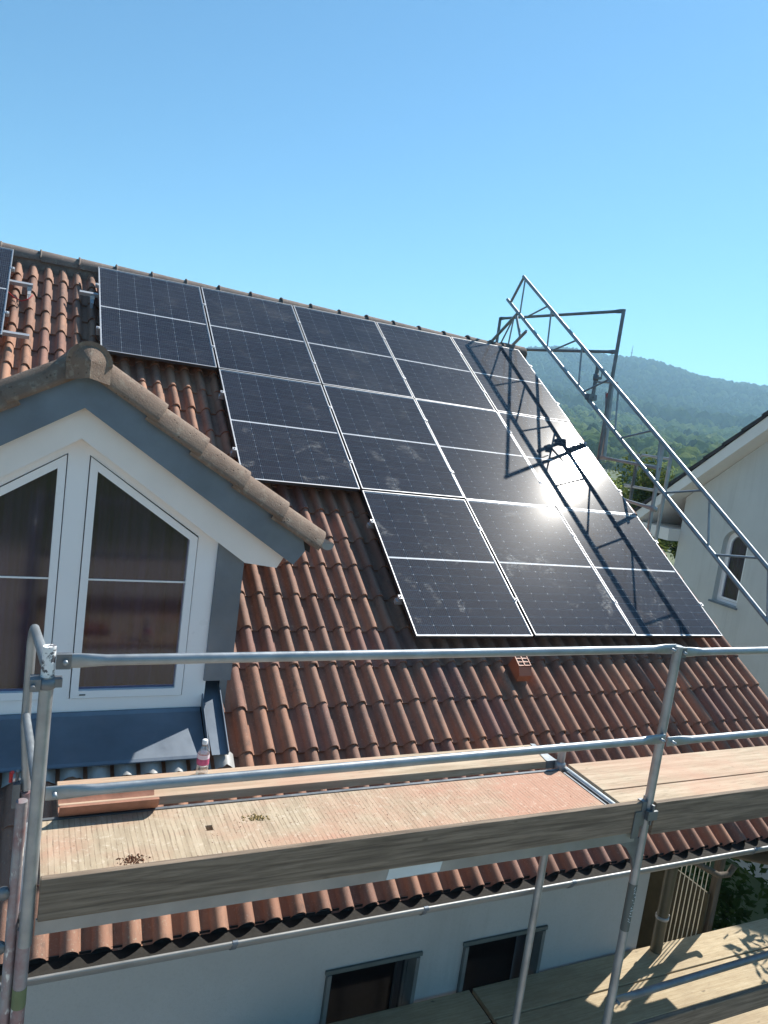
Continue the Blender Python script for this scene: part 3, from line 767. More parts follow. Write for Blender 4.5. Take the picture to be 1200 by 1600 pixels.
# white board, zinc fascia, zinc corner strips
wb_ = MB()
for sg in (1, -1):
    wb_.prism([(da+sg*x, z) for x, z in ((0, -1.60), (0, -1.36), (1.30, -1.36-dm*1.30), (1.305, -2.20), (1.245, -2.31), (1.03, -2.285))], 'y', YF-.09, YF-.003)
wb_.build('verge_board', 'board_white', dormer)
fa = MB()
for sg in (1, -1):
    fa.prism([(da+sg*x, z) for x, z in ((0, -1.423), (0, -1.20), (1.38, -1.20-dm*1.38), (1.405, -2.178), (1.335, -2.272))], 'y', YF-.15, YF-.093)
fa.build('fascia', 'zinc', dormer)
for sg in (1, -1):
    st_ = MB(); st_.prism([(da+sg*x, z) for x, z in ((.868, -3.10), (1.045, -3.10), (1.045, -2.0), (.868, -1.9))], 'y', YF-.02, YF+.055); st_.build('corner_strip', 'zinc', dormer)
    fl = MB()
    for (ya, yb, zofs) in ((0, 0, 0),):
        pts = [(da+sg*.872, 5.46), (da+sg*1.0, 5.46), (da+sg*1.005, 6.06), (da+sg*.90, 6.06)]
        vs = [RP(u, v, o) for o in (-.115, -.108) for u, v in pts]
        fl.add(vs, [(0, 1, 2, 3), (4, 7, 6, 5)]+[(k, (k+1) % 4, 4+(k+1) % 4, 4+k) for k in range(4)])
        fl.add([RP(da+sg*(1.0+e), v, o) for v in (5.0, 6.06) for e, o in ((-.003, -.118), (.003, -.118), (.003, -.075), (-.003, -.075))], [(0, 1, 2, 3), (4, 7, 6, 5), (0, 4, 5, 1), (1, 5, 6, 2), (2, 6, 7, 3), (3, 7, 4, 0)])
        fl.add([RP(da+sg*(.873+e), v, o) for v in (5.6, 6.06) for e, o in ((-.003, -.118), (.003, -.118), (.003, -.055), (-.003, -.055))], [(0, 1, 2, 3), (4, 7, 6, 5), (0, 4, 5, 1), (1, 5, 6, 2), (2, 6, 7, 3), (3, 7, 4, 0)])
    fl.build('side_flashing', 'zinc', dormer)
# apron flashing over the tiles below the sill
ap = MB()
na_ = 24
for k in range(1):
    x0, x1 = da-.865, da+.865
    P = [(YF-.01, -3.283), (YF-.025, -3.305), (-4.80, -3.375), (-4.97, -3.462), (-4.985, -3.475)]
    ap.add([(x, y, z) for x in (x0, x1) for y, z in P], [(i, i+1, 5+i+1, 5+i) for i in range(4)])
    ap.add([(x, y, z-.006) for x in (x0, x1) for y, z in P], [(i, 5+i, 5+i+1, i+1) for i in range(4)])
ap.build('apron_flashing', 'zinc', dormer)
# lead dressed over each roll below the apron
hw = .055
for k in range(-7, 7):
    cx = -.19+.15*(k+2)
    if abs(cx-da) > 1.03: continue
    l_ = MB(); rows = []
    for s_i, v in enumerate((6.02, 6.09, 6.125+rnd.uniform(-.01, .02))):
        for q in (-1.15, -.8, -.45, 0, .45, .8, 1.15):
            hz_ = .056*max(0, math.cos(min(1, abs(q))*math.pi/2))**.7
            rows.append(RP(cx+q*hw, v+(rnd.uniform(-.008, .012) if s_i == 2 else 0), TILE_OFF+.008+hz_+.004-(6.037-v)*.0))
    l_.add(rows, [(a*7+b, a*7+b+1, (a+1)*7+b+1, (a+1)*7+b) for a in range(2) for b in range(6)], True)
    l_.build('lead_dressing', 'lead', dormer)
# dormer roof: deck, tile sheet, verge tiles
dr = MB()
for sg in (1, -1):
    dr.prism([(da, -1.26), (da+sg*1.44, dz(da+1.44, -1.26)), (da+sg*1.44, dz(da+1.44, -1.215)), (da, -1.215)], 'y', YF-.14, -.9-.45)
dr.build('dormer_roof', 'underlay', dormer)
df_ = MB()
mrot = math.atan(dm)
for sg in (1, -1):
    ax = Vector((sg*math.cos(mrot), 0, -math.sin(mrot))); nn_ = Vector((sg*math.sin(mrot), 0, math.cos(mrot)))
    for j in range(4):
        for i in range(11):
            # tile local x along +Y (or -Y), local y up slope (-ax)
            xa = Vector((0, 1, 0)) if sg == 1 else Vector((0, -1, 0))
            s0 = 1.55-.335*j
            yy = YF-.10+.3*i + (0 if sg == 1 else .28)
            p = Vector((da, yy, -1.215))+ax*s0+nn_*.022
            zroof = -.157+math.tan(TH)*(p.y+.35)
            if zroof > p.z-.02 and p.y > -3.6: continue
            mm_ = Matrix.Identity(4)
            for c_, a_ in enumerate((xa, -ax, nn_)): mm_[0][c_], mm_[1][c_], mm_[2][c_] = a_
            mm_[0][3], mm_[1][3], mm_[2][3] = p
            b = len(df_.v); df_.v += [tuple(mm_ @ Vector(q)) for q in tv]
            for f, s in zip(tf, tsm): df_.f.append(tuple(x+b for x in f)); df_.sm.append(s)
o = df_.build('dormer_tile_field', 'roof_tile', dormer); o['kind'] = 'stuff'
# verge tiles: angled with a rounded top edge and a hanging flap
def verge_tile(sg, s0, s1, lift):
    mb = MB()
    ax = Vector((sg*math.cos(mrot), 0, -math.sin(mrot))); nn_ = Vector((sg*math.sin(mrot), 0, math.cos(mrot)))
    yv = YF-.20
    prof = [(.014, -.112), (-.004, -.112), (.004, -.08), (.020, -.045), (.040, -.016), (.064, .006), (.095, .018), (.13, .016), (.17, -.02), (.17, -.045), (.06, -.04)]
    def P(s, q, l, ex=0): return Vector((da, yv+q[0], -1.112)) + ax*s + nn_*(q[1]+l)
    a = [P(s0, q, lift*.2) for q in prof]; b = [P(s1, q, lift) for q in prof]
    k = len(prof)
    mb.add(a+b, [(i, i+1, k+i+1, k+i) for i in range(k-1)]+[(k-1, 0, k, 2*k-1)])
    mb.sm = [True]*len(mb.sm)
    for e in (a, b):
        c_ = sum((Vector(q) for q in e), Vector())/k
        mb.add(e+[c_], [(i, (i+1) % k, k) for i in range(k)])
    o = mb.build('verge_tile', 'verge_tile', dormer)
for sg in (1, -1):
    for s0, s1 in ((.06, .51), (.47, .83), (.79, 1.155), (1.115, 1.48), (1.44, 1.81)):
        verge_tile(sg, s0-.02+rnd.uniform(-.004, .004), s1+rnd.uniform(-.004, .004), .030+rnd.uniform(0, .006))
# ridge cap of dormer with closed end plate
cp_ = MB(); R_ = .125
zc = -1.185
pts2 = [(-.115, -.095), (-.118, 0)] + [(R_*.95*math.cos(q), .0+R_*.98*math.sin(q)) for q in [math.pi*(1-k/12) for k in range(1, 12)]] + [(.118, 0), (.115, -.095), (0, -.062)]
ring = [(da+x, YF-.215, zc+z) for x, z in pts2]; nr_ = len(ring)
tipc = (da, YF-.325, zc+.02); tipb = (da, YF-.325, zc-.07); top_ = (da, YF-.235, zc+R_*.98)
ih = nr_//2
cp_.add(ring+[tipc, tipb], [(i, i+1, nr_) for i in range(1, nr_-3)]+[(0, 1, nr_, nr_+1), (nr_-3, nr_-2, nr_+1, nr_), (nr_-1, 0, nr_+1), (nr_-2, nr_-1, nr_+1)])
cp_.prism([(da+x*1.02, zc+z*1.02+.004) for x, z in pts2[1:-2]], 'y', YF-.235, YF+.18)
for k in range(1, 8): half = cp_.prism([(da+x*.96, zc+z*.96) for x, z in pts2[1:-2]], 'y', YF+.18+.38*(k-1), YF+.18+.38*k-.006)
cp_.build('dormer_ridge_cap', 'verge_tile', dormer)
# short zinc gutter end at the dormer eave
for sg in (1, -1):
    ge = MB(); ax = sg*(1.50)
    gxx = da+sg*1.55
    pr_ = [(gxx+.045*math.cos(q), -2.115+.045*math.sin(q)) for q in [math.pi+math.pi*k/10 for k in range(11)]]
    ge.add([(x, YF-.17, z) for x, z in pr_]+[(x, -3.0, z) for x, z in pr_], [(i, i+1, 11+i+1, 11+i) for i in range(10)], True)
    ge.add([(x, YF-.17, z) for x, z in pr_], [tuple(range(11))])
    ge.build('dormer_gutter', 'zinc_new', dormer)
print('house done')

# ------------------------------------------------------------------ solar panels
PW, PH, GAPU = 1.134, 1.722, .020
fw = .0085
def ring_boxes(z0, z1, e):
    m_ = MB(); m_.box(e, fw-e, -PH+e, -e, z0, z1); m_.box(PW-fw+e, PW-e, -PH+e, -e, z0, z1); m_.box(fw-e, PW-fw+e, -fw+e, -e, z0, z1); m_.box(fw-e, PW-fw+e, -PH+e, -PH+fw-e, z0, z1); return m_
SKIRT = ring_boxes(-.035, -.003, .0006).mesh('frame_skirt', 'frame_gap_shade')  # nearly black sides: shade in the panel gaps put into the colour
fr_m = ring_boxes(-.003, 0, 0)
FRAME = fr_m.mesh('frame', 'alu')
bs = MB(); bs.box(fw, PW-fw, -PH+fw, -fw, -.012, -.0075); BACK = bs.mesh('backsheet', 'backsheet')
gl = MB(); gl.add([(fw, -PH+fw, -.002), (PW-fw, -PH+fw, -.002), (PW-fw, -fw, -.002), (fw, -fw, -.002)], [(0, 1, 2, 3)]); GLASS = gl.mesh('glass', 'panel_glass')
cw, ch, ck = .1810, .0896, .0036
ce = MB(); ce.add([(x, y, 0) for x, y in ((-cw/2+ck, -ch/2), (cw/2-ck, -ch/2), (cw/2, -ch/2+ck), (cw/2, ch/2-ck), (cw/2-ck, ch/2), (-cw/2+ck, ch/2), (-cw/2, ch/2-ck), (-cw/2, -ch/2+ck))], [tuple(range(8))])
CELL = ce.mesh('solar_cell', 'solar_cell')
clm = MB(); clm.box(-.018, .018, -.02, .02, -.035, .004); clm.lathe([(.0, .012), (.007, .012), (.007, .004)], (0, 0, 0), 8); CLAMP = clm.mesh('clamp', 'alu')
def panel(u, v, label, clamps=()):
    T = thing('solar_panel', label, 'solar panel', (0, 0, 0), 'solar panels on the tiled roof')
    T.matrix_world = RM(u, v, rnd.uniform(-.002, .001)) @ Matrix.Rotation(rnd.uniform(-.004, .004), 4, 'X') @ Matrix.Rotation(rnd.uniform(-.004, .004), 4, 'Y')
    put('frame', FRAME, T); put('frame_skirt', SKIRT, T); put('backsheet', BACK, T)
    for c in range(6):
        for r_ in range(18):
            x = .015+.092+.184*c
            y = -(.020+.0462+.0924*r_ + (.018 if r_ >= 9 else 0))
            put('solar_cell', CELL, T, Matrix.Translation((x, y, -.006)))
    put('glass', GLASS, T)
    for cu, cv in clamps: put('clamp', CLAMP, T, Matrix.Translation((cu, -cv, 0)))
PUp, PVp = 1.154, 1.739
names = {0: ['upper row panel above the dormer peak, leftmost of the five', 'upper row panel, second from the left in the row of five', 'upper row panel, middle of the row of five under the ridge',
             'upper row panel, fourth from the left under the ridge', 'upper row panel at the verge, crossed by girder shadows'],
         1: ['middle row panel, leftmost, its lower corner behind the dormer verge', 'middle row panel, second of four with pale smears', 'middle row panel third of four, left of the sun glare', 'middle row panel at the verge with the white sun glare'],
         2: ['bottom row panel, leftmost, smeared with dusty hand marks', 'bottom row panel, middle of three with a pale drop mark', 'bottom row panel at the verge with girder shadow on it']}
for row, c0 in ((0, 0), (1, 1), (2, 2)):
    for k, lab in enumerate(names[row]):
        c = c0+k; cl = []
        if k == 0: cl += [(-.016, .42), (-.016, 1.32)]
        cl += [(PW+GAPU/2 if c < 4 else PW+.014, .42), (PW+GAPU/2 if c < 4 else PW+.014, 1.32)]
        panel(c*PUp+.01, row*PVp+.008, lab, cl)
panel(-.845-PW, .008, 'single solar panel at the far left, cut by the picture edge', [(PW+.016, .42), (PW+.016, 1.32)])
# mounting rails (stubs show beyond panels) and roof hooks
def rail(u0, u1, v, label):
    T = thing('mounting_rail', label, 'mounting rail', RP(u0, v, -.06))
    mb = MB(); mb.bar(RP(u0, v, -.056), RP(u1, v, -.056), .036, .038, NRM)
    o = mb.build('rail_profile', 'alu', T)
    hk = MB()
    n_ = max(1, int((u1-u0)/1.1))
    return T
def hook(T, u, v):
    mb = MB(); mb.bar(RP(u, v+.02, -.085), RP(u, v+.14, -.085), .03, .006, NRM); mb.bar(RP(u, v+.137, -.088), RP(u, v+.137, -.15), .006, .03, DWN)
    mb.bar(RP(u, v+.13, -.15), RP(u, v-.1, -.135), .03, .006, NRM); mb.box(u-.022, u+.022, *sorted((RP(u, v+.03, -.08).y-.02, RP(u, v+.03, -.08).y+.02)), RP(u, v+.03, -.08).z-.02, RP(u, v+.03, -.08).z+.02)
    mb.build('roof_hook', 'alu', T)
r_ = rail(-2.2, -.63, .62, 'upper rail stub beside the cut panel, with a roof hook'); hook(r_, -.66, .62)
rail(-2.2, -.62, 1.61, 'lower rail stub beside the cut panel, above the dormer')
r_ = rail(-.18, 5.70, .57, 'top rail below the ridge, stub with hook left of panels'); hook(r_, -.05, .57)
rail(-.02, 5.70, 1.33, 'lower rail of the upper panel row')
r_ = rail(1.12, 5.70, 2.17, 'upper rail of the middle panel row'); rail(1.12, 5.70, 3.07, 'lower rail of the middle panel row')
rail(2.27, 5.70, 3.91, 'upper rail of the bottom panel row'); rail(2.27, 5.70, 4.81, 'lower rail of the bottom panel row')
cb = MB(); cb.tube([RP(-.86, .74, -.10), RP(-.80, .80, -.12), RP(-.72, .86, -.115), RP(-.66, .84, -.09), RP(-.62, .74, -.09)], .006, 6)
tag(cb.build('red_cable', 'cable_red'), 'red cable looped under the rail stub by the cut panel', 'cable')

# ------------------------------------------------------------------ facade scaffold at the eaves
YO, YI, ZD = -6.58, -5.925, -3.23
X0, X1, X2 = -.432, 2.60, 5.63
RT = .02415
FS = thing('eaves_scaffold', 'galvanised tube scaffold with wooden decks along the eaves', 'scaffold', (2.6, -6.25, -8.6))
def ftube(mb, a, b, r, flat=.09):
    a = Vector(a); b = Vector(b); d = (b-a).normalized()
    mb.tube([a-d*.03, a+d*flat*.55, a+d*(flat+.05), b-d*(flat+.05), b-d*flat*.55, b+d*.03], r, 14, True, scl=[(.28, 1.35), (.28, 1.35), (1, 1), (1, 1), (.28, 1.35), (.28, 1.35)])
    for e in (a, b): mb.lathe([(0, -.03), (.009, -.03), (.009, .03), (0, .03)], e, 8, 'y')
# standards
def standard(x, y, z0, z1, mat='galv', r=RT):
    mb = MB(); mb.tube([(x, y, z0), (x, y, z1)], r, 16); return mb.build('standard', mat, FS)
sA = standard(X0, YO, -3.36, -2.315); 
sp = MB(); sp.tube([(X0, YO, -2.33), (X0, YO, -2.205)], .0225, 16); sp.build('spigot', 'spigot_paint', sA)
cpl = MB(); cpl.lathe([(.026, 0), (.034, .006), (.034, .034), (.026, .04)], (X0, YO, -2.36), 16); cpl.box(X0-.055, X0-.02, YO-.03, YO+.025, -2.362, -2.318); cpl.box(X0+.02, X0+.05, YO-.02, YO+.02, -2.352, -2.322)
cpl.tube([(X0-.045, YO-.055, -2.34), (X0-.045, YO+.05, -2.34)], .008, 8); cpl.build('coupler', 'galv_dark', sA)
standard(X0-.004, YO+.01, -8.6, -3.30, 'tube_stained', .0245)
lb = MB(); lb.tube([(X0-.004, YO+.01, -3.62), (X0-.004, YO+.01, -3.54)], .0255, 14); lb.build('green_tape', 'olive_tape', FS)
standard(X0-.048, YO+.03, -8.6, -2.80, 'tube_stained', .020)
standard(X0-.02, YI, -8.6, -3.10, 'tube_stained')
sB = standard(X1+.012, YO, -8.6, -2.225)
standard(X1-.055, YI, -8.6, -3.08, 'galv')
standard(X2, YO, -8.6, -2.225); standard(X2, YI, -8.6, -3.08)
# lettering band on standard B : worn white marks on a green painted band
bd = MB(); bd.tube([(X1+.012, YO, -3.86), (X1+.012, YO, -3.58)], RT+.0007, 16, False); bd.build('green_band', 'frame_green', sB)
mk = MB(); rg = random.Random(9)
for k in range(13):
    zz = -3.60-.0165*k; aa = -math.pi/2-.25+rg.uniform(-.25, .25)
    for q in range(rg.choice((1, 2, 2))):
        a0 = aa+rg.uniform(-.35, .35); z0 = zz+rg.uniform(-.005, .005); a1 = a0+rg.uniform(.1, .4); z1 = z0+rg.uniform(-.008, .008); R2 = RT+.0014
        mk.bar((X1+.012+R2*math.cos(a0), YO+R2*math.sin(a0), z0), (X1+.012+R2*math.cos(a1), YO+R2*math.sin(a1), z1), .0028, .0022)
mk.build('worn_lettering', 'sticker', sB)
# guardrails
YR = YO+.005
for xa, xb in ((X0+.055, X1-.03), (X1+.055, X2-.03)):
    for z, tilt in ((-2.262, 0.), (-2.745, .004)):
        mb = MB(); ftube(mb, (xa, YR-(.04 if z < -2.5 else .0), z-.02*(xa < 0)*0), (xb, YR-(.04 if z < -2.5 else 0.), z+.018), .0205); mb.build('guardrail', 'galv', FS)
    mb = MB(); mb.box(xa-.03, xa+.02, YR-.012, YR+.012, -2.29, -2.235); mb.build('rail_cleat', 'galv_dark', FS)
for xx, yy in ((X1+.012, YO),):
    for z in (ZD+.07,):
        if xx < 0 and z > -2.5: continue
        mb = MB(); mb.box(xx-.034, xx+.034, yy-.046, yy-.022, z-.028, z+.022); mb.add([(xx-.006, yy-.044, z+.055), (xx+.006, yy-.044, z+.055), (xx+.006, yy-.026, z+.055), (xx-.006, yy-.026, z+.055), (xx-.004, yy-.040, z-.06), (xx+.004, yy-.040, z-.06), (xx+.004, yy-.030, z-.06), (xx-.004, yy-.030, z-.06)], [(0, 1, 2, 3), (7, 6, 5, 4), (0, 4, 5, 1), (1, 5, 6, 2), (2, 6, 7, 3), (3, 7, 4, 0)])
        mb.build('wedge_box', 'galv_dark', FS)
# end guard on the left
eg = MB()
eg.tube([(X0-.005, YO+.03, -2.285), (X0-.02, -6.3, -2.305), (X0-.04, -5.97, -2.335), (X0-.043, -5.935, -2.36), (X0-.046, -5.925, -2.41), (X0-.045, -5.925, -2.78), (X0-.03, -5.925, -2.95), (X0-.02, -5.925, -3.09)], .0195, 12)
eg.build('end_guard', 'galv', FS)
eg = MB(); eg.tube([(X0-.045, -5.925, -2.74), (X0-.01, YO+.03, -2.72)], .0165, 10); eg.build('end_guard', 'galv', FS)
# transoms
for x, zt in ((X0-.01, ZD-.03), (X1-.02, ZD-.012), (X2, ZD-.012)):
    mb = MB(); mb.tube([(x, YI-.01, zt), (x, YO+.03, zt)], .022, 12); mb.box(x-.022, x+.022, YO+.05, YI-.04, zt-.045, zt-.02)
    mb.build('transom', 'galv', FS)
mb = MB(); mb.box(X1-.075, X1-.062, YO+.05, YI-.06, ZD-.05, ZD-.001); mb.box(X1-.047, X1-.043, YO+.05, YI-.06, ZD-.05, ZD+.004); mb.build('deck_claw_rail', 'galv_dark', FS)
# inner post wedge cluster at transom
mb = MB(); mb.lathe([(.026, -.02), (.034, -.012), (.034, .03), (.026, .04)], (X1-.055, YI, ZD), 14); mb.build('coupler', 'galv', FS)
# decks of bay 1 (small hand hole)
hx, hy = .328, -6.16
dk = MB(); y0, y1, za, zb = YO+.03, -5.965, ZD-.05, ZD
xa, xb = X0+.045, X1-.085
dk.box(xa, hx-.016, y0, y1, za, zb); dk.box(hx+.016, xb, y0, y1, za, zb); dk.box(hx-.016, hx+.016, y0, hy-.022, za, zb); dk.box(hx-.016, hx+.016, hy+.022, y1, za, zb)
dk.build('deck', 'deck_ribbed', FS)
dk = MB(); dk.box(xa, xb, y1+.004, y1+.022, ZD-.06, ZD+.004); dk.box(xa, xb, y0-.012, y0-.004, ZD-.075, ZD-.002); dk.build('deck_frame', 'galv_dark', FS)
dk = MB(); dk.box(X0+.12, X1-.07, -5.925+.035, -5.66, ZD-.018, ZD+.028); inner_plank = dk.build('plank', 'plank_pale', FS, bevel=.004)
mb = MB(); mb.add([(X1-.135, -5.885, ZD+.032), (X1-.06, -5.885, ZD+.032), (X1-.06, -5.665, ZD+.032), (X1-.09, -5.655, ZD+.032)], [(0, 1, 2, 3)]); mb.box(X1-.135, X1-.06, -5.895, -5.886, ZD-.02, ZD+.034); mb.build('plank_fitting', 'galv', FS)
# decks of bay 2: two boards
dk = MB(); dk.box(X1+.03, X2-.05, -6.225, -5.90, ZD-.045, ZD+.003); dk.build('plank', 'plank_pale', FS, bevel=.003)
dk = MB(); dk.box(X1+.03, X2-.05, YO+.03, -6.233, ZD-.045, ZD+.001); dk.build('plank', 'plank_pale', FS, bevel=.003)
# toe boards
tb_ = MB(); tb_.box(X0+.035, X1-.055, YO-.022, YO+.008, ZD-.032, ZD+.138); tb_.build('toe_board', 'plank_grey', FS, bevel=.004)
tb_ = MB(); tb_.box(X0+.03, X1-.05, YO-.006, YO+.006, ZD-.095, ZD-.032); hem = tb_.build('deck_hem', 'zinc_new', FS)
stk = MB(); stk.prism([(1.055, -3.322), (1.335, -3.318), (1.345, -3.262), (1.065, -3.264)], 'y', YO-.0085, YO-.0062); stk.build('sticker', 'sticker', hem)
tb_ = MB(); tb_.box(X1+.05, X2-.04, YO-.022, YO+.008, ZD-.06, ZD+.125); tb_.build('toe_board', 'plank_grey', FS, bevel=.004)
mb = MB(); mb.box(X1-.10, X1-.052, YO-.03, YO-.023, ZD-.06, ZD+.09); mb.box(X1-.05, X1-.02, YO-.02, YO+.02, ZD+.0, ZD+.14); mb.box(X1+.0, X1+.03, YO-.0, YO+.03, ZD-.03, ZD+.15); mb.build('toe_board_fitting', 'galv_dark', FS)
gu = MB(); gu.add([(X1+.012, YO+.03, -3.52), (X1+.012, YO+.03, -3.27), (X1+.012, YO+.22, -3.27), (X1+.012, YO+.12, -3.34)], [(0, 1, 2, 3)]); gu.prism([(X1-.18, -3.31), (X1-.01, -3.31), (X1-.01, -3.50), (X1-.035, -3.43), (X1-.09, -3.36)], 'y', YO-.004, YO+.004); gu.build('gusset', 'galv_dark', FS)
# wedge boxes and locking pin left
mb = MB(); mb.box(X0-.075, X0-.045, YI-.03, YI+.03, -3.16, -3.05); mb.tube([(X0-.06, YI, -3.05), (X0-.06, YI, -3.0), (X0-.06, YI-.02, -2.99)], .007, 8); mb.build('wedge_box', 'galv_dark', FS)
mb = MB(); mb.tube([(X0-.085, YI, -3.05), (X0-.085, YI, -3.005), (X0-.08, YI-.02, -2.995)], .008, 8); mb.build('red_pin', 'cable_red', FS)
for zz in (-3.16, -3.38):
    mb = MB(); mb.lathe([(.0, -.012), (.022, -.012), (.026, 0), (.022, .012), (0, .012)], (X0-.085, YO+.03, zz), 12, 'y'); mb.build('wedge_box', 'galv_dark', FS)
# lower level rails
for z in (-4.29,):
    mb = MB(); ftube(mb, (X1+.055, YR, z-.02), (X2-.03, YR, z+.05), .0205); mb.build('guardrail', 'galv_dark', FS)
tb_ = MB(); tb_.box(X1+.05, X2-.04, YO-.02, YO+.01, -4.64, -4.50); tb_.build('toe_board', 'plank_grey', FS, bevel=.004)

# lower planks along the wall
LP_ = thing('lower_platform', 'lower working platform of weathered planks along the house wall', 'platform', (4, -5.2, -8.6))
ZL = -5.70
for (xa, xb, ya, yb, dz_) in ((3.0, 6.5, -5.183, -4.865, 0), (3.0, 6.5, -5.53, -5.197, -.004), (.9, 2.955, -5.20, -4.875, .004), (.9, 2.955, -5.56, -5.215, 0), (2.2, 6.5, -5.9, -5.56, -.05)):
    mb = MB(); mb.box(xa, xb, ya, yb, ZL-.045+dz_, ZL+dz_); mb.build('plank', 'plank_low', LP_, bevel=.003)
for x in (1.2, 2.97, 4.6, 6.2):
    mb = MB(); mb.tube([(x, -5.95, ZL-.075), (x, -4.86, ZL-.075)], .024, 10); mb.tube([(x, -5.93, -8.6), (x, -5.93, ZL-.1)], .024, 10); mb.build('support_frame', 'galv_dark', LP_)

# ------------------------------------------------------------------ loose things on the deck
ht = MB(); ang = [math.pi+.12+(math.pi-.24)*k/12 for k in range(13)]
xa, xb = -.312, .118; cy, cz, ro, ri = -5.915, ZD+.092, .092, .076
for rr, flip in ((ro, 0), (ri, 1)):
    pts = [(x, cy+rr*math.cos(q), cz+rr*math.sin(q)) for x in (xa, xb) for q in ang]
    ht.add(pts, [(i, i+1, 13+i+1, 13+i) if not flip else (i, 13+i, 13+i+1, i+1) for i in range(12)], True)
for x in (xa, xb):
    ht.add([(x, cy+rr*math.cos(q), cz+rr*math.sin(q)) for rr in (ro, ri) for q in ang], [(i, i+1, 13+i+1, 13+i) for i in range(12)])
for q in (ang[0], ang[-1]):
    ht.add([(x, cy+rr*math.cos(q), cz+rr*math.sin(q)) for x in (xa, xb) for rr in (ro, ri)], [(0, 1, 3, 2)])
tag(ht.build('half_round_tile', 'half_tile'), 'loose terracotta half round tile lying open side up on the deck', 'roof tile')
bx, by, bz = .376, -5.715, ZD+.028
B = thing('water_bottle', 'clear plastic water bottle with pink label standing on the plank', 'bottle', (bx, by, bz))
mb = MB(); mb.lathe([(0, .0), (.026, .0), (.031, .006), (.031, .03), (.028, .036), (.031, .042), (.031, .07), (.0305, .115), (.028, .13), (.016, .156), (.0125, .165), (.0125, .176)], (bx, by, bz), 20); mb.build('bottle_body', 'bottle_plastic', B)
mb = MB(); mb.lathe([(.0318, .066), (.0318, .098)], (bx, by, bz), 20); mb.build('label', 'bottle_label', B)
mb = MB(); mb.lathe([(.0316, .0985), (.0312, .120)], (bx, by, bz), 20); mb.build('label', 'bottle_label_pale', B)
mb = MB(); mb.lathe([(.0145, .172), (.0145, .192), (.013, .195), (0, .195)], (bx, by, bz), 16); mb.build('cap', 'bottle_cap', B)
def crumbs(name, x, y, n, sx, sy, mat, seed, s):
    mb = MB(); rg = random.Random(seed)
    for _ in range(n):
        px, py = x+rg.gauss(0, sx), y+rg.gauss(0, sy); q = s*rg.uniform(.5, 1.5); a = rg.uniform(0, 6)
        v = [(px+q*math.cos(a+k*2.1), py+q*math.sin(a+k*2.1), ZD+.0005) for k in range(3)]+[(px, py, ZD+q*.8)]
        mb.add(v, [(0, 1, 3), (1, 2, 3), (2, 0, 3)])
    mb.build(name, mat)['kind'] = 'stuff'
crumbs('soil_crumbs', -.03, -6.335, 150, .028, .018, 'dirt', 3, .005)
crumbs('straw_bits', .56, -6.12, 70, .03, .016, 'straw', 4, .006)
crumbs('sawdust', .9, -6.1, 500, .8, .1, 'straw', 16, .002)
crumbs('mortar_grit', 1.0, -6.25, 260, .7, .16, 'half_tile', 5, .0028)

# ------------------------------------------------------------------ lattice girders
GXp = 5.87
def P3(y, z, dx=0): return (GXp+dx, y, z)
LG = thing('lattice_girder', 'steel lattice girder leaning along the roof verge above the panels', 'girder', P3(-2.5, -1.3))
UP = lambda y: 1.103+(y-.319)*(2.085+1.103)/(4.466+.319)
LO = lambda y: .796+(y-.656)*(2.647+.796)/(4.678+.656)
for fn, ya, yb in ((UP, .319, -6.0), (LO, .656, -5.8)):
    mb = MB(); mb.tube([P3(ya, fn(ya)), P3(yb, fn(yb))], RT, 14); mb.build('chord', 'galv', LG)
mb = MB(); mb.tube([P3(.303, UP(.303)), P3(.56, LO(.56))], .02, 10); mb.build('end_post', 'galv', LG)
ups = [.26, -.41, -.5, -1.163, -1.288, -1.923, -2.113, -2.789, -2.927, -3.65, -3.752, -4.466, -4.58, -5.28]
los = [.261, .156, -.54, -.613, -1.356, -1.452, -2.18, -2.28, -2.983, -3.125, -3.853, -3.94, -4.678, -4.76]
for i, (yu, yl) in enumerate(zip(ups, los)):
    mb = MB(); mb.tube([P3(yu, UP(yu)), P3(yl, LO(yl))], .0125, 8); mb.build('web_tube', 'galv', LG)
G2 = thing('lattice_girder', 'second lattice girder going down behind the ridge', 'girder', P3(.8, .2))
UB = lambda y: .576-(y-.362)*.645
LB = lambda y: .297-(y-.068)*.645
for fn, ya, yb in ((UB, .33, 2.6), (LB, .068, 2.6)):
    mb = MB(); mb.tube([P3(ya, fn(ya), .03), P3(yb, fn(yb), .03)], RT, 14); mb.build('chord', 'galv', G2)
mb = MB(); mb.tube([P3(.398, UB(.398), .03), P3(.2, LB(.2), .03)], .02, 10); mb.build('end_post', 'galv', G2)
for k in range(4):
    ya = .45+.55*k
    for yb in (ya+.05, ya+.55):
        mb = MB(); mb.tube([P3(ya, UB(ya), .03), P3(yb, LB(yb), .03)], .0125, 8); mb.build('web_tube', 'galv', G2)
# ------------------------------------------------------------------ gable scaffold
XG, XG2 = 6.12, 6.78
GS = thing('gable_scaffold', 'tube scaffold with railings standing beyond the gable verge', 'scaffold', (6.45, -1.5, -8.6))
def gtube(name, a, b, r=RT, mat='galv_dark', flat=False, par=None):
    mb = MB()
    if flat: ftube(mb, a, b, r, .08)
    else: mb.tube([a, b], r, 12)
    return mb.build(name, mat, par or GS)
gtube('standard', (XG, -1.68, -8.6), (XG, -1.68, .525))
gtube('standard', (XG, 1.17, -8.6), (XG, 1.17, .60))
gtube('guardrail', (XG, -1.64, .505), (XG, 1.15, .585), .0205, 'galv_dark', True)
gtube('guardrail', (XG, -1.64, -.01), (XG, 1.15, .10), .0205, 'galv_dark', True)
gtube('standard', (XG2, -1.68, -8.6), (XG2, -1.68, -1.25), RT, 'galv')
gtube('standard', (XG+.04, -2.78, -8.6), (XG+.04, -2.70, -1.10), RT, 'galv')
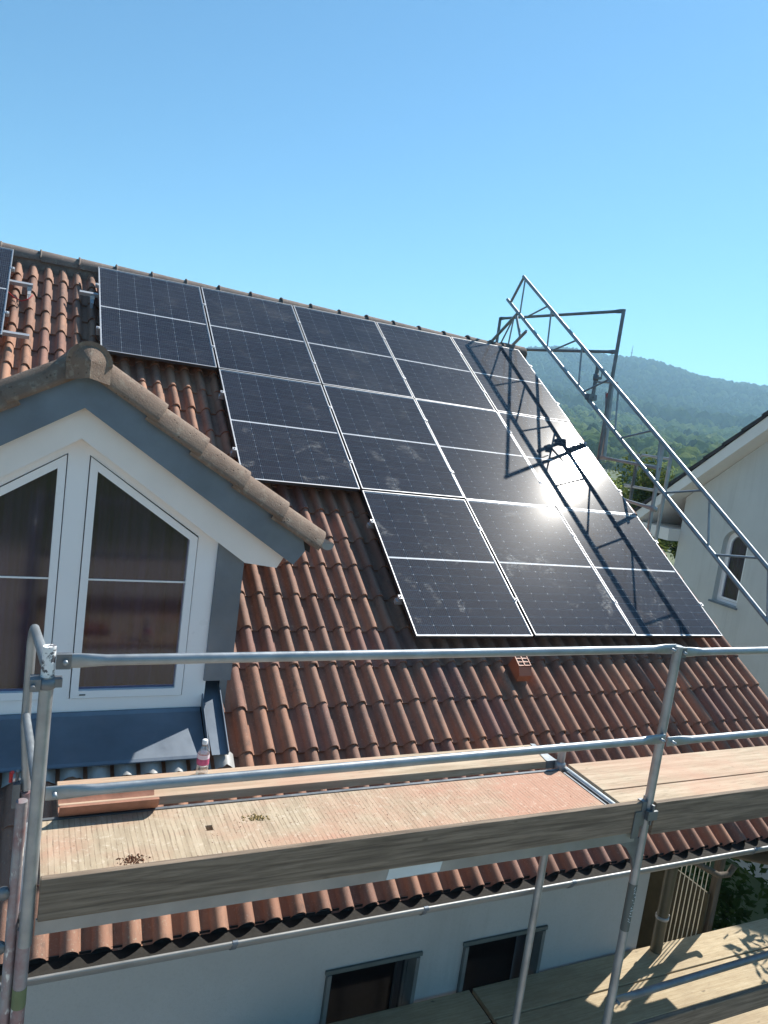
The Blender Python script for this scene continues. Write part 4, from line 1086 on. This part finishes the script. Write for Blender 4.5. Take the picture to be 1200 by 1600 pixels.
gtube('standard', (XG2, -2.25, -8.6), (XG2, -2.25, -1.12), RT, 'galv')
gtube('guardrail', (XG, -1.72, -1.365), (XG, -2.74, -1.385), .0195, 'galv', True)
mb = MB(); mb.tube([(XG2, -2.05, -1.27), (XG2, -1.83, -1.262), (XG2, -1.76, -1.262), (XG2, -1.72, -1.30), (XG2, -1.70, -1.36), (XG2, -1.66, -1.69)], .0175, 10); mb.tube([(XG2, -2.25, -1.265), (XG2, -1.9, -1.263)], .0175, 10); mb.build('end_guard', 'galv', GS)
gtube('guardrail', (XG2, -1.55, -1.70), (XG2, -2.22, -1.69), .0195, 'galv', True)
gtube('guardrail', (XG, -2.2, -1.835), (XG, -2.74, -1.865), .0195, 'galv', True)
mb = MB(); mb.lathe([(.026, -.02), (.036, -.01), (.036, .03), (.026, .04)], (XG+.04, -2.745, -1.88), 12); mb.build('coupler', 'galv', GS)
for y in (-1.68, 1.17):
    gtube('transom', (XG, y, -1.95), (XG2, y, -1.95)); gtube('standard', (XG2, y, -8.6), (XG2, y, -1.3))
for ya, yb in ((-1.64, 1.15),):
    mb = MB(); mb.box(XG+.03, XG2-.03, ya, yb, -3.28, -3.23); mb.build('plank', 'plank_grey', GS)
# short tubes, coupler and ladder post beside the top standard
cp2 = thing('tie_tube', 'short tube clamped upright to the girder with a swivel coupler', 'scaffold tube', (GXp+.05, -1.62, -.4))
gtube('tube', (GXp+.055, -1.60, -.63), (GXp+.055, -1.60, -.20), RT, 'galv_dark', par=cp2)
mb = MB(); mb.box(GXp-.04, GXp+.085, -1.645, -1.565, -.66, -.585); mb.lathe([(.026, -.03), (.036, -.03), (.036, .03), (.026, .03)], (GXp, -1.60, -.62), 12, 'y'); mb.tube([(GXp+.03, -1.66, -.62), (GXp+.03, -1.54, -.62)], .01, 8); mb.build('swivel_coupler', 'galv_dark', cp2)
mb = MB(); mb.lathe([(.026, -.03), (.037, -.02), (.037, .05), (.026, .06)], (GXp+.055, -1.60, -.38), 12); mb.box(GXp+.02, GXp+.1, -1.66, -1.62, -.385, -.355); mb.tube([(GXp+.055, -1.70, -.365), (GXp+.055, -1.70, -.27)], .008, 8); mb.build('half_coupler', 'galv_dark', cp2)
gtube('tube', (GXp+.055, -1.62, -.42), (XG+.02, -1.78, -.40), .014, 'galv', par=cp2)
gtube('ladder_post', (XG+.10, -1.66, -1.4), (XG+.06, -1.62, -.40), .034, 'galv')
gtube('brace', (XG+.05, -1.55, -.52), (XG+.02, -1.70, -.98), .012, 'galv')
tp = MB(); tp.prism([(-1.585, -.545), (-1.605, -.53), (-1.65, -.66), (-1.635, -.68)], 'x', XG+.03, XG+.036); tag(tp.build('warning_tape', 'cable_red'), 'short strip of red tape hanging beside the top scaffold post', 'tape')

# ------------------------------------------------------------------ neighbour house
NX = 12.0
NH = thing('neighbour_house', 'white neighbour house with an arched window and dark tiled gable', 'house', (15, -1.5, -8.6))
ey, ez, sl = 3.42, -2.66, .80
yr = -1.55; zr = ez+(ey-yr)*sl
wy = 2.19
WZ = lambda y: ez+(ey-y)*sl-.34
# wall with arched opening: window y .50..1.09, z -3.94..-2.46
ay0, ay1, azb, azs = .50, 1.085, -3.935, -2.76
N_ = MB()
def wpoly(pts): N_.prism(pts, 'x', NX, NX+.3)
wpoly([(ay1, -8.9), (wy, -8.9), (wy, WZ(wy)), (ay1, WZ(ay1))])
wpoly([(ay0, -8.9), (ay1, -8.9), (ay1, azb), (ay0, azb)])
cyw = (ay0+ay1)/2; rw = (ay1-ay0)/2
arc = [(cyw+rw*math.cos(q), azs+rw*1.02*math.sin(q)) for q in [math.pi*k/14 for k in range(15)]]
wpoly(arc[7::-1]+[(ay1, WZ(ay1)), (cyw, WZ(cyw))]); wpoly(arc[7:]+[(ay0, WZ(ay0)), (cyw, WZ(cyw))][::1])
yl = 2*yr-wy
wpoly([(yl, -8.9), (ay0, -8.9), (ay0, WZ(ay0)), (yr, zr-.34), (yl, WZ(wy))])
N_.box(NX+.3, NX+9, wy-.3, wy, -8.9, WZ(wy)); N_.box(NX+.3, NX+9, yl, yl+.3, -8.9, WZ(wy))
N_.build('wall', 'plaster_warm', NH)
wf = MB()
def arch_ring(mb, r0, r1, zb0, x0, x1):
    o_ = [(cyw+r0, zb0)]+[(cyw+r0*math.cos(q), azs+r0*math.sin(q)) for q in [math.pi*k/14 for k in range(15)]]+[(cyw-r0, zb0)]
    i_ = [(cyw+r1, zb0+(r0-r1))]+[(cyw+r1*math.cos(q), azs+r1*math.sin(q)) for q in [math.pi*k/14 for k in range(15)]]+[(cyw-r1, zb0+(r0-r1))]
    n = len(o_)
    vs = [(x, *q) for x in (x0, x1) for pp in (o_, i_) for q in pp]
    fs = [(k, k+1, n+k+1, n+k) for k in range(n-1)]+[(2*n+k, 3*n+k, 3*n+k+1, 2*n+k+1) for k in range(n-1)]+[(n+k, n+k+1, 3*n+k+1, 3*n+k) for k in range(n-1)]
    fs += [(0, n, 2*n-1, n-1)]+[(k, 2*n+k, 2*n+k+1, k+1) for k in range(n-1)]
    mb.add(vs, fs)
arch_ring(wf, rw-.002, rw-.055, azb+.005, NX+.13, NX+.2); wfo = wf.build('window', 'pvc_white', NH)
wf = MB(); arch_ring(wf, rw-.062, rw-.11, azb+.065, NX+.115, NX+.17); wf.build('sash', 'pvc_white', wfo)
pn = MB(); pn.prism([(cyw+(rw-.108), azb+.11)]+[(cyw+(rw-.108)*math.cos(q), azs+(rw-.108)*math.sin(q)) for q in [math.pi*k/14 for k in range(15)]]+[(cyw-(rw-.108), azb+.11)], 'x', NX+.15, NX+.156); pn.build('pane', 'window_glass', wfo)
cu = MB(); nn = 30; cu.add([(NX+.26+.02*math.sin(k*1.3), ay0+.02+(ay1-ay0-.04)*k/nn, z) for z in (azb+.02, -2.48) for k in range(nn+1)], [(k, k+1, nn+1+k+1, nn+1+k) for k in range(nn)], True); cu.build('curtain', 'curtain', wfo)
sl_ = MB(); sl_.box(NX-.045, NX+.13, ay0-.03, ay1+.05, azb-.035, azb-.003); sl_.build('sill', 'zinc', wfo)
# roof: white verge box and dark tiles
nr = MB(); vx = NX-.42
def nq(y, dz_): return (y, ez+(ey-y)*sl+dz_)
ye2 = 2*yr-ey
so_ = MB(); so_.prism([nq(ey-.02, -.30), nq(ey-.02, -.07), (yr, zr-.07), (ye2+.02, ez-.07), (ye2+.02, ez-.30), (yr, zr-.36)], 'x', vx+.03, NX+9); so_.build('verge_soffit', 'board_white', NH)
eb = MB(); eb.box(vx+.1, NX+9, wy, ey-.1, ez-.30-.002, ez-.05); eb.build('eaves_box', 'board_white', NH)
rt = MB(); k_ = 13; step = math.hypot(ey-yr, zr-ez)/k_
up_ = Vector((0, -(ey-yr), zr-ez)).normalized(); nup = Vector((0, up_.z, -up_.y))
if nup.z < 0: nup = -nup
for k in range(k_):
    for xx in range(26):
        pass
    p0 = Vector((0, ey+.04, ez-.065))+up_*(step*k); p1 = p0+up_*(step*1.06)
    v = [(x, *(p+nup*o).yz) for x in (vx, NX+9) for p, o in ((p0, 0.), (p0, .065), (p1, .035), (p1, -.03))]
    rt.add(v, [(0, 1, 2, 3), (4, 7, 6, 5), (0, 4, 5, 1), (1, 5, 6, 2), (2, 6, 7, 3), (0, 3, 7, 4)])
nroof = rt.build('roof', 'slate_dark', NH)
rt = MB(); rt.prism([(yr, zr-.03), (yr, zr+.04), (ye2, ez+.03), (ye2, ez-.05)], 'x', vx, NX+9); rt.build('roof', 'slate_dark', NH)
print('built', len(bpy.data.objects))
